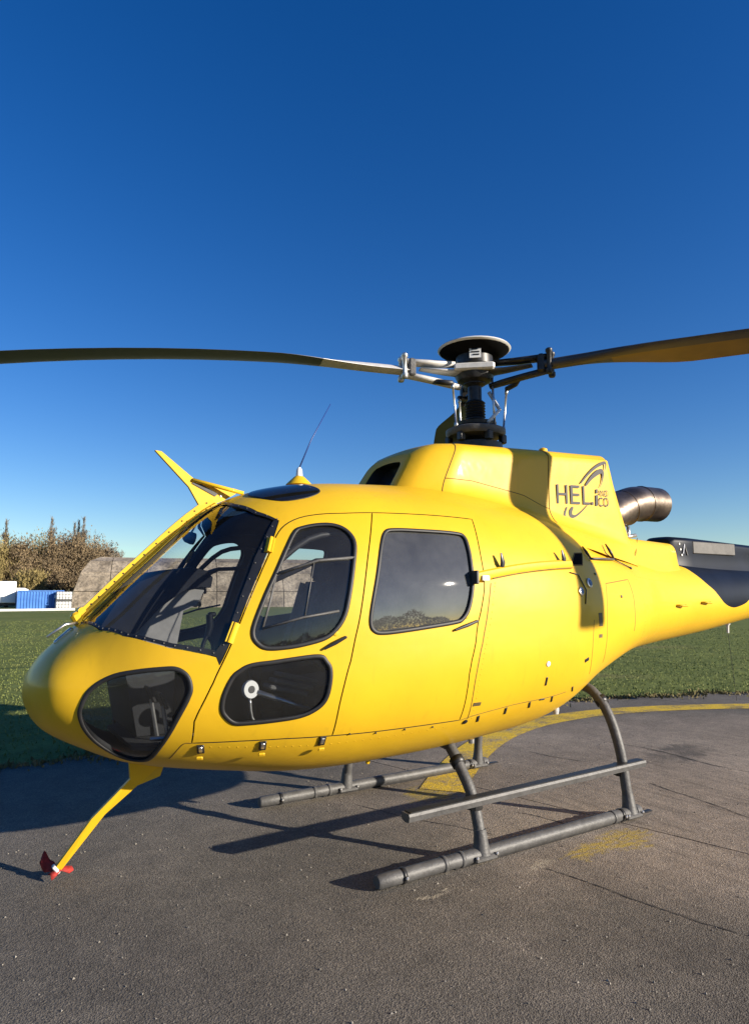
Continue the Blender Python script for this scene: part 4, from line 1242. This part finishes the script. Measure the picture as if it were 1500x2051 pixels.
    b.inputs["Roughness"].default_value = .88
    b.inputs["Specular IOR Level"].default_value = .25
    h1 = noise(t, vec, 60, 4, .65)
    h2 = mth(t, 'MULTIPLY', vo.outputs["Distance"], .9)
    hh = mth(t, 'ADD', mth(t, 'MULTIPLY', h1, 1.2), h2)
    hh = mth(t, 'ADD', hh, mth(t, 'MULTIPLY', mth(t, 'MULTIPLY', broom, conc), .8))
    bp = t.nodes.new("ShaderNodeBump"); bp.inputs["Strength"].default_value = .45; bp.inputs["Distance"].default_value = .008
    L(hh, bp.inputs["Height"]); L(bp.outputs["Normal"], b.inputs["Normal"])
    return m
M['apron'] = apron_mat(False)
M['line'] = apron_mat(True)

m, t, b, tc = node_mat("field_grass")
g1 = noise(t, tc.outputs["Object"], .16, 8, .7); g2 = noise(t, tc.outputs["Object"], 2.4, 8, .7); g3 = noise(t, tc.outputs["Object"], 30, 6, .7)
c1 = ramp(t, g1, [(.3, (0.111, 0.143, 0.037)), (.55, (0.148, 0.176, 0.049)), (.75, (0.238, 0.201, 0.090))])
c1 = mixc(t, .75, c1, ramp(t, g2, [(.3, (.55, .55, .5)), (.7, (1.35, 1.3, 1.2))]), 'MULTIPLY')
c1 = mixc(t, .8, c1, ramp(t, g3, [(.3, (.6, .6, .6)), (.7, (1.35, 1.35, 1.3))]), 'MULTIPLY')
t.links.new(c1, b.inputs["Base Color"]); b.inputs["Roughness"].default_value = .9; b.inputs["Specular IOR Level"].default_value = .1
bp = t.nodes.new("ShaderNodeBump"); bp.inputs["Strength"].default_value = .22; bp.inputs["Distance"].default_value = .02
t.links.new(mth(t, 'ADD', g3, mth(t, 'MULTIPLY', g2, 1.5)), bp.inputs["Height"]); t.links.new(bp.outputs["Normal"], b.inputs["Normal"])
M['grass'] = m
rad = [0, 2, 4, 6, 8, 10, 12, 15, 20, 30, 45, 70, 100, 130, 180, 300, 600, 1200, 3000]
na = 64
vv = [(CAM[0], CAM[1], ground_z(CAM[0], CAM[1]))]; ff = []
for r in rad[1:]:
    for k in range(na):
        a = 2 * math.pi * k / na
        x, y = CAM[0] + r * math.cos(a), CAM[1] + r * math.sin(a)
        vv.append((x, y, ground_z(x, y)))
for k in range(na): ff.append((0, 1 + k, 1 + (k + 1) % na))
for i in range(len(rad) - 2):
    for k in range(na):
        a, b_ = 1 + i * na + k, 1 + i * na + (k + 1) % na
        ff.append((a, a + na, b_ + na, b_))
tag(obj("grass_field", vv, ff, M['grass'], smooth=True), kind="structure")

# apron of cast slabs, joints running across
EDGE = [(-30, 2.0), (-12, 2.3), (-6, 2.75), (-3, 2.95), (0, 3.0), (2.4, 2.98), (4.6, 2.66), (6.4, 2.05), (8.5, .9), (11, -.9), (14, -4)]
def edge_y(x):
    return float(np.interp(x, [p[0] for p in EDGE], [p[1] for p in EDGE])) + .07 * math.sin(x * 3.1) * math.sin(x * 1.3) + .035 * math.sin(x * 11.3 + 1) + .02 * math.sin(x * 27.1)
def jx(x0, y): return x0 - .246 * (y + .85)
apron = tag(empty("apron", (0, 0, 0)), kind="structure")
JO = [-22, -4.75, .56, 5.9, 11.5]
for i in range(4):
    vs = []
    x0, x1 = JO[i] + .006, JO[i + 1] - .006
    ys0 = -26
    xs = np.linspace(0, 1, 170)
    # far edge follows the worn apron rim
    def far(x0_):
        y = 2.5
        for _ in range(12): y = edge_y(jx(x0_, y))
        return y
    ya, yb = far(x0), far(x1)
    top = []
    xa, xb = jx(x0, ya), jx(x1, yb)
    for s in xs:
        x = xa + (xb - xa) * s
        top.append((x, edge_y(x)))
    poly = [(jx(x0, ys0), ys0), (jx(x1, ys0), ys0)] + top[::-1]
    k = len(poly)
    bv = .006
    vv = [(x, y, 0) for x, y in poly] + [(x, y, -.12) for x, y in poly]
    obj("slab", vv, [tuple(range(k))] + [(i_ + k, (i_ + 1) % k + k, (i_ + 1) % k, i_) for i_ in range(k)], M['apron'], apron)

lp = smooth_line([(9.0, -1.3), (7.4, .15), (5.7, 1.17), (4.6, 1.68), (3.6, 1.92), (2.62, 1.90), (1.8, 1.66), (1.1, 1.28), (.45, .80), (-.02, .40)], 6)
vv, ff = [], []
for i, p in enumerate(lp):
    tt = lp[min(i + 1, len(lp) - 1)] - lp[max(i - 1, 0)]; tt /= np.linalg.norm(tt)
    w_ = .175
    nn_ = np.array([-tt[1], tt[0]]) * w_
    vv += [(*(p + nn_), .004), (*(p - nn_), .004)]
ff = [(2 * i + 1, 2 * i + 3, 2 * i + 2, 2 * i) for i in range(len(lp) - 1)]
obj("line_marking", vv, ff, M['line'], apron)

M['crack'] = mat("crack_dirt", (.035, .031, .027), .95, var=.3, vscale=30)
for pts, w_ in (([(.10, -.25), (.18, -.44), (.24, -.76)], .006), ([(1.49, -.30), (1.46, -.46), (1.40, -.85), (1.33, -1.17), (1.30, -1.6)], .007),
                ([(-.42, -1.0), (-.38, -1.18), (-.33, -1.48), (-.27, -1.78), (-.20, -1.99)], .005), ([(1.45, .95), (1.47, .83), (1.52, .58), (1.61, .38)], .007), ([(2.4, .9), (2.5, .3), (2.45, -.3), (2.6, -1.0)], .008), ([(-.75, .5), (-.6, .1), (-.45, -.2), (-.3, -.5)], .005)):
    P = smooth_line(pts, 14)
    P = P + np.cumsum(nrg.normal(0, .0028, P.shape), 0) * .8
    vv, ff = [], []
    for i, q_ in enumerate(P):
        tt = P[min(i + 1, len(P) - 1)] - P[max(i - 1, 0)]; tt = tt / np.linalg.norm(tt); nn_ = np.array([-tt[1], tt[0]])
        e_ = min(1, i / 4, (len(P) - 1 - i) / 4); wa, wb = w_ * e_ * nrg.uniform(.2, 1.1), w_ * e_ * nrg.uniform(.2, 1.1)
        vv += [(*(q_ + nn_ * wa), .0025), (*(q_ - nn_ * wb), .0025)]
    obj("crack", vv, [(2 * i + 1, 2 * i + 3, 2 * i + 2, 2 * i) for i in range(len(P) - 1)], M['crack'], apron)
# loose grit
vv, ff = [], []
for _ in range(900):
    x, y = rng.uniform(-3.2, 3.5), rng.uniform(-2.6, 1.2)
    r_ = rng.uniform(.0025, .007); a_ = rng.uniform(0, 6.28); k = len(vv)
    vv += [(x + r_ * math.cos(a_ + j * 2.09), y + r_ * math.sin(a_ + j * 2.09), .001) for j in range(3)] + [(x, y, r_ * 1.3)]
    ff += [(k, k + 1, k + 3), (k + 1, k + 2, k + 3), (k + 2, k, k + 3)]
tag(obj("loose_grit", vv, ff, mat("grit", (.22, .20, .17), .9, var=.5, vscale=3)), "loose pale grit scattered over the apron", "grit", kind="stuff")

# grass blades and weeds along the apron edge and across the near field
def blades(name, n, area, hmin, hmax, m, label, wmul=1.0):
    vv, ff = [], []
    for _ in range(n):
        x, y = area()
        z = ground_z(x, y) if y > edge_y(x) else 0
        h = rng.uniform(hmin, hmax) * rng.uniform(.6, 1.2); a = rng.uniform(0, 6.283)
        w = rng.uniform(.004, .009) * wmul * (1 + math.hypot(x - CAM[0], y - CAM[1]) * .06)
        lx, ly = math.cos(a) * h * rng.uniform(.2, .7), math.sin(a) * h * rng.uniform(.2, .7)
        b = a + 1.57 + rng.uniform(-.5, .5)
        dx, dy = math.cos(b) * w, math.sin(b) * w
        k = len(vv)
        vv += [(x - dx, y - dy, z - .005), (x + dx, y + dy, z - .005), (x + lx * .45 + dx * .7, y + ly * .45 + dy * .7, z + h * .65), (x + lx * .45 - dx * .7, y + ly * .45 - dy * .7, z + h * .65), (x + lx, y + ly, z + h)]
        ff += [(k, k + 1, k + 2, k + 3), (k + 3, k + 2, k + 4)]
    return tag(obj(name, vv, ff, m), label, "grass", kind="stuff")
M['blade'] = mat("grass_blades", (.125, .155, .040), .75, col2=(.175, .185, .060), vscale=1.6, spec=.2)
M['weed'] = mat("dry_weeds", (.10, .10, .035), .8, col2=(.20, .155, .075), vscale=2.5, spec=.2)
def near_field():
    while True:
        x = rng.uniform(-14, 30); y = rng.uniform(2.0, 46)
        d = math.hypot(x - CAM[0], y - CAM[1])
        if y > edge_y(x) + .02 and rng.random() < min(1, (9.0 / d) ** 1.7): return x, y
blades("meadow_grass", 120000, near_field, .012, .030, M['blade'], "short green meadow grass behind the helicopter", .7)
def rim():
    x = rng.uniform(-8, 9); return x, edge_y(x) + rng.gauss(.04, .12) * (1.6 if math.sin(x * 2.3) + math.sin(x * 5.9) > .6 else .8)
blades("edge_weeds", 9000, rim, .015, .05, M['weed'], "straggly dry weeds along the apron edge", 1.2)

# the red streamer tied to the lower cutter
fl = []
for i in range(9):
    s = i / 8
    fl.append([(-2.70 - .10 * s + .008 * math.sin(s * 9), .27 + .10 * s + .02 * math.sin(s * 6 + 1), .07 + .10 * s * (1 - s) * 2 + .05 * s), ])
vv, ff = [], []
for i in range(9):
    s = i / 8
    c = Vector((-2.695 - .055 * s, .27 + .085 * s, .042 + .045 * s + .010 * math.sin(s * 8)))
    w_ = .022 + .016 * math.sin(s * 2.6)
    for sg in (-1, -.33, .33, 1):
        vv.append(c + Vector((.35 * sg * w_, .15 * sg * w_, .9 * sg * w_ * (.6 + .4 * s))) + Vector((0, .008 * math.sin(sg * 3 + s * 7), 0)))
for i in range(8):
    for k in range(3):
        a = i * 4 + k; ff.append((a, a + 1, a + 5, a + 4))
k0 = len(vv)
for i in range(6):
    s = i / 5
    c = Vector((-2.72 + .11 * s, .24 + .035 * s, .026 + .014 * math.sin(s * 3.1)))
    for sg in (-1, 0, 1):
        vv.append(c + Vector((.25 * sg * .03, -.4 * sg * .05, .022 * (1 - abs(sg)) - .012 * abs(sg) * math.sin(s * 9 + sg))))
for i in range(5):
    for k in range(2):
        a = k0 + i * 3 + k; ff.append((a, a + 1, a + 4, a + 3))
vs2 = list(vv)
st_ = obj("warning_streamer", vv, ff, M['red'], smooth=True)
sm_ = st_.modifiers.new("thickness", 'SOLIDIFY'); sm_.thickness = .004
tag(st_, "crumpled red cloth streamer at the tip of the yellow wire cutter", "streamer")

# ------------------------------------------------------------------ far side of the field
def far_pt(px, D):
    """ground point at distance D in the direction that a level sight line through column px takes"""
    a = YAW - math.atan((px - 750) / 1321.6 * math.cos(PITCH))
    x, y = CAM[0] + D * math.cos(a), CAM[1] + D * math.sin(a)
    return Vector((x, y, ground_z(x, y))), a

def frame_at(px, D, turn=0.0):
    p, a = far_pt(px, D)
    return p, a - math.pi / 2 + turn            # local +y points away from the camera, +x to the right

# blue shipping container
M['cblue'] = mat("container_blue", (.035, .135, .42), .5, col2=(.06, .19, .52), vscale=1.2)
p, a = frame_at(35, 90, R(4)); 
cont = empty("shipping_container", p); cont.rotation_euler.z = a
tag(cont, "blue corrugated shipping container beside the white tanks", "container")
Lc, Hc, Wc = 5.1, 2.42, 2.3
vv, ff = [], []
nr = 60
prof = []
for i in range(nr + 1):
    x = .12 + (Lc - .24) * i / nr; prof.append((x, [0.0, 0.0, .07, .07][i % 4]))
for x, y in prof: vv += [(x, y, .14), (x, y, Hc - .12)]
for i in range(nr): ff.append((2 * i, 2 * i + 2, 2 * i + 3, 2 * i + 1))
obj("corrugated_side", vv, ff, M['cblue'], cont)
MB().box((Lc / 2, Wc / 2 + .04, Hc / 2), (Lc - .1, Wc - .1, Hc - .2)).build("container_body", M['cblue'], cont)
for z in (.07, Hc - .06): MB().box((Lc / 2, 0, z), (Lc, .14, .14)).build("side_rail", M['white'] if z < 1 else M['cblue'], cont)
for x in (.07, Lc - .07): MB().box((x, .0, Hc / 2), (.14, .16, Hc)).build("corner_post", M['cblue'], cont)
MB().box((Lc - .8, -.075, Hc - .75), (.55, .02, .35)).build("container_plate", M['white'], cont)

# stacked white liquid tanks
M['tank'] = mat("tank_white", (.62, .62, .60), .5, var=.12, vscale=2)
for i, (px, zz, dd, nm) in enumerate(((112, 0, 89, "white caged liquid tank standing beside the blue container"), (112.5, 1.18, 89.2, "white caged liquid tank stacked on top of the other"))):
    p, a = frame_at(px, dd, R(6))
    tk = empty("liquid_tank", (p.x, p.y, p.z + zz)); tk.rotation_euler.z = a
    tag(tk, nm, "tank", "tanks by the container")
    MB().box((.95, .6, .62), (1.75, 1.1, .92), None, .08).build("tank_body", M['tank'], tk)
    MB().box((.95, .6, .07), (1.85, 1.2, .13)).build("pallet", M['steel'], tk)
    for k in range(6): MB().box((.08 + .348 * k, .02, .65), (.03, .03, 1.0)).build("cage_bar", M['steel'], tk)
    for z in (.4, .75, 1.12): MB().box((.95, .015, z), (1.85, .03, .03)).build("cage_rail", M['steel'], tk)

# parked white lorry at the frame edge
p, a = frame_at(-38, 92, R(3))
lor = empty("parked_lorry", p); lor.rotation_euler.z = a
tag(lor, "white box lorry with dark wheels parked by the blue container", "lorry")
MB().box((1.9, 1.2, 2.25), (3.6, 2.4, 2.6), None, .05).build("cargo_box", M['white'], lor)
MB().prism([(3.8, .7), (5.3, .7), (5.3, 1.7), (5.05, 2.55), (4.6, 2.75), (3.8, 2.75)], .1, 2.3).build("cab", M['white'], lor)
MB().prism([(4.35, 1.75), (5.05, 1.75), (4.95, 2.35), (4.35, 2.45)], .08, .098).build("cab_window", M['black'], lor)
MB().box((2.6, 1.2, .75), (5.2, 2.0, .3)).build("chassis", M['darkmetal'], lor)
MB().box((2.6, .05, 1.45), (.9, .03, .6)).build("box_sign", mat("faded_sign", (.35, .30, .22), .6, var=.5, vscale=3), lor)
for x in (.9, 4.55):
    for y in (.2, 2.2):
        w = MB().tube([(x, y - .14, .48), (x, y + .14, .48)], .48, 20).build("wheel", M['rubber'], lor, auto=40)
        MB().tube([(x, y - .16, .48), (x, y + .16, .48)], .25, 14).build("wheel_rim", M['steel'], w, auto=40)
# long low kerb in front
p, a = frame_at(-24, 87.5, 0)
k = MB().box((4.6, .2, .12), (9.2, .4, .30), None, .05).build("concrete_kerb", M['tank'])
k.location = p; k.rotation_euler.z = a
tag(k, "long low pale kerb in front of the blue container and white lorry", "kerb")

# old earth-stained concrete shelter, faceted vault of big panels
m, t, b, tc = node_mat("stained_concrete")
s1 = noise(t, tc.outputs["Object"], .35, 8, .7); s2 = noise(t, tc.outputs["Object"], 2.6, 8, .75)
cc = ramp(t, s1, [(.34, (0.128, 0.104, 0.076)), (.50, (0.264, 0.218, 0.163)), (.66, (0.374, 0.315, 0.242))])
cc = mixc(t, .8, cc, ramp(t, s2, [(.36, (.35, .35, .35)), (.5, (.95, .95, .95)), (.64, (1.4, 1.37, 1.3))]), 'MULTIPLY')
t.links.new(cc, b.inputs["Base Color"]); b.inputs["Roughness"].default_value = .95
bp = t.nodes.new("ShaderNodeBump"); bp.inputs["Strength"].default_value = .6; bp.inputs["Distance"].default_value = .15
t.links.new(s2, bp.inputs["Height"]); t.links.new(bp.outputs["Normal"], b.inputs["Normal"])
M['shelter'] = m
p, a = frame_at(141, 108, R(-7))
sh = empty("concrete_shelter", p); sh.rotation_euler.z = a
tag(sh, "weathered brown concrete vaulted shelter across the field beyond the nose", "shelter")
prof = [(y * 1.17, z * 1.17) for y, z in [(0, -.3), (.55, 2.1), (1.9, 4.6), (3.6, 6.1), (5.9, 6.75), (8.2, 6.75), (10.5, 6.1), (12.2, 4.6), (13.5, 2.1), (14, -.3)]]
NP, PW = 9, 5.3
sl_ = .46                                   # the near end is cut on a slant
for j in range(len(prof) - 1):
    (y0, z0), (y1, z1) = prof[j], prof[j + 1]
    for i in range(NP):
        xa, xb = i * PW + .05, (i + 1) * PW - .05
        e0 = (y0 * sl_, y1 * sl_) if i == 0 else (0, 0)
        ln = math.hypot(y1 - y0, z1 - z0); ny, nz = -(z1 - z0) / ln, (y1 - y0) / ln
        g = .04 / ln
        ya, za, yb, zb = y0 + (y1 - y0) * g, z0 + (z1 - z0) * g, y1 - (y1 - y0) * g, z1 - (z1 - z0) * g
        jt = rng.uniform(-.05, .05)
        o4 = [(xa + min(e0[0], PW * .8), ya, za), (xb, ya, za), (xb, yb, zb), (xa + min(e0[1], PW * .8), yb, zb)]
        vv = [(x, y + ny * (.08 + jt), z + nz * (.08 + jt)) for x, y, z in o4] + [(x, y - ny * .25, z - nz * .25) for x, y, z in o4]
        obj("shelter_panel", vv, [(0, 1, 2, 3), (7, 6, 5, 4), (1, 0, 4, 5), (2, 1, 5, 6), (3, 2, 6, 7), (0, 3, 7, 4)], M['shelter'], sh)
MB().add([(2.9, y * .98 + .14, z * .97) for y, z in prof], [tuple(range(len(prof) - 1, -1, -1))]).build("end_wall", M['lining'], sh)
MB().add([(NP * PW - .4, y, z) for y, z in prof], [tuple(range(len(prof)))]).build("end_wall", M['shelter'], sh)

# ------------------------------------------------------------------ trees
M['bark'] = mat("tree_bark", (.07, .055, .042), .9, var=.3, vscale=3)
TW = [mat("twigs_brown", (.105, .077, .044), .9, col2=(.24, .172, .092), vscale=.5),
      mat("twigs_ochre", (.137, .105, .040), .9, col2=(.30, .23, .08), vscale=.5),
      mat("twigs_grey", (.105, .085, .065), .9, col2=(.215, .172, .12), vscale=.5)]
def tree_mesh(h, cw, kind, seed, n):
    """trunk and limbs, and a crown of thin twig blades gathered in clumps along the limbs"""
    rr = random.Random(seed)
    tb = MB(); tb.tube([(0, 0, -.3), (rr.uniform(-.1, .1), 0, h * .3), (rr.uniform(-.3, .3), rr.uniform(-.2, .2), h * .85)], [.03 * h, .022 * h, .004 * h] if kind != 'poplar' else [.014 * h, .009 * h, .002 * h], 7)
    tips = []
    nl = 22 if kind != 'poplar' else 26
    for i in range(nl):
        z0 = h * rr.uniform(.15, .75); az = rr.uniform(0, 6.283)
        if kind == 'poplar': ln, el = cw * rr.uniform(.5, 1) * 1.3, R(72)
        else: ln, el = cw * rr.uniform(.55, 1.05) * (1.1 - .55 * z0 / h), R(rr.uniform(20, 65))
        e = Vector((math.cos(az) * math.cos(el) * ln, math.sin(az) * math.cos(el) * ln, math.sin(el) * ln))
        s = Vector((0, 0, z0)); md = s + e * .5 + Vector((0, 0, -.04 * ln)); en = s + e
        if en.z > h: en.z = h - rr.uniform(0, .05 * h)
        tb.tube([s, md, en], [.010 * h, .006 * h, .002 * h], 5)
        for q in (.45, .65, .8, 1.0): tips.append(s.lerp(en, q))
    for q in np.linspace(.25, .97, 14 if kind != 'poplar' else 70): tips.append(Vector((0, 0, h * q)))
    vv, ff = [], []
    for _ in range(n):
        c = rr.choice(tips); sp = cw * (.24 if kind != 'poplar' else .30 * (1.15 - min(1, c.z / h)))
        q = c + Vector((rr.gauss(0, sp), rr.gauss(0, sp), rr.gauss(0, sp * .9)))
        if q.z < .2: q.z = rr.uniform(.2, 1.5)
        up = Vector((rr.gauss(0, .55), rr.gauss(0, .55), 1.0 if kind != 'poplar' else 1.8)).normalized() * rr.uniform(.3, .8)
        sd = up.cross(Vector((rr.gauss(0, 1), rr.gauss(0, 1), rr.gauss(0, .4)))).normalized() * rr.uniform(.02, .06)
        if kind == 'round' and rr.random() < .6:
            up = up * .42; sd = sd * 3.0
        k = len(vv); vv += [q - sd, q + sd, q + up + sd * .3, q + up - sd * .3]; ff.append((k, k + 1, k + 2, k + 3))
    return tb, vv, ff
TREES = [  # column, distance, height, crown radius, kind, twig colour, label
    (-30, 126, 11.9, 3.7, 'round', 1, "ochre tree at the left edge of the photo above the white lorry"),
    (14, 130, 11.6, 3.5, 'round', 1, "yellowish tree behind the gap between lorry and container"),
    (4, 142, 16.3, 1.8, 'poplar', 2, "slim bare poplar tip farthest left in the tree line"),
    (47, 128, 11.4, 3.5, 'round', 0, "brown bushy tree directly behind the left half of the container"),
    (72, 134, 12.5, 3.6, 'round', 1, "ochre brown tree behind the right half of the container"),
    (96, 140, 16.9, 1.8, 'poplar', 2, "single slim poplar tip standing alone above the container"),
    (100, 130, 12.7, 3.5, 'round', 0, "dark brown tree behind the white tanks"),
    (128, 136, 13.0, 3.7, 'round', 2, "grey brown tree rising left of the shelter"),
    (143, 144, 16.4, 1.5, 'poplar', 2, "leftmost of the three close slim poplar tips"),
    (151, 145, 17.1, 1.5, 'poplar', 2, "middle of the three close slim poplar tips"),
    (161, 144, 17.7, 1.8, 'poplar', 2, "tallest and rightmost of the three close slim poplar tips"),
    (158, 132, 13.0, 3.7, 'round', 0, "dark round tree behind the left end of the shelter"),
    (187, 135, 12.7, 3.5, 'round', 0, "brown tree peering over the shelter roof near its left end"),
    (212, 138, 11.6, 3.1, 'round', 2, "shorter grey tree over the shelter roof"),
    (234, 142, 10.4, 2.8, 'poplar', 2, "small pointed tree at the right end of the tree line"),
    (58, 120, 5.2, 2.6, 'round', 1, "low ochre bush right behind the container roof"),
]
for i, (px, D, h, cw, kind, tw, lab) in enumerate(TREES):
    p, a = far_pt(px, D)
    tr_ = tag(empty("bare_tree" if h > 5 else "scrub_bush", p), lab, "tree" if h > 5 else "bush", "tree line across the field")
    tb, vv, ff = tree_mesh(h, cw, kind, 100 + i, 9500 if kind == 'round' else 1500)
    tb.build("trunk", M['bark'], tr_, smooth=True)
    obj("crown", vv, ff, TW[tw], tr_)
# the wood on the other side of the airfield, behind the photographer (mirrored in the cabin windows)
vv, ff = [], []
for i in range(26000):
    a = R(rng.uniform(150, 345)); d = rng.uniform(120, 150)
    hh = 10 + 4 * math.sin(a * 9) + 3 * math.sin(a * 23 + 1) + 2 * math.sin(a * 57)
    x, y = CAM[0] + d * math.cos(a), CAM[1] + d * math.sin(a); z = ground_z(x, y) + rng.random() ** .7 * hh
    up = Vector((rng.gauss(0, .4), rng.gauss(0, .4), 1)).normalized() * rng.uniform(.7, 1.6)
    sd = up.cross(Vector((rng.gauss(0, 1), rng.gauss(0, 1), .1))).normalized() * rng.uniform(.15, .4)
    k = len(vv); q = Vector((x, y, z)); vv += [q - sd, q + sd, q + up + sd * .4, q + up - sd * .4]; ff.append((k, k + 1, k + 2, k + 3))
tag(obj("distant_wood", vv, ff, TW[0]), "distant brown wood on the airfield's other side, mirrored in the cabin windows", "wood", kind="stuff")
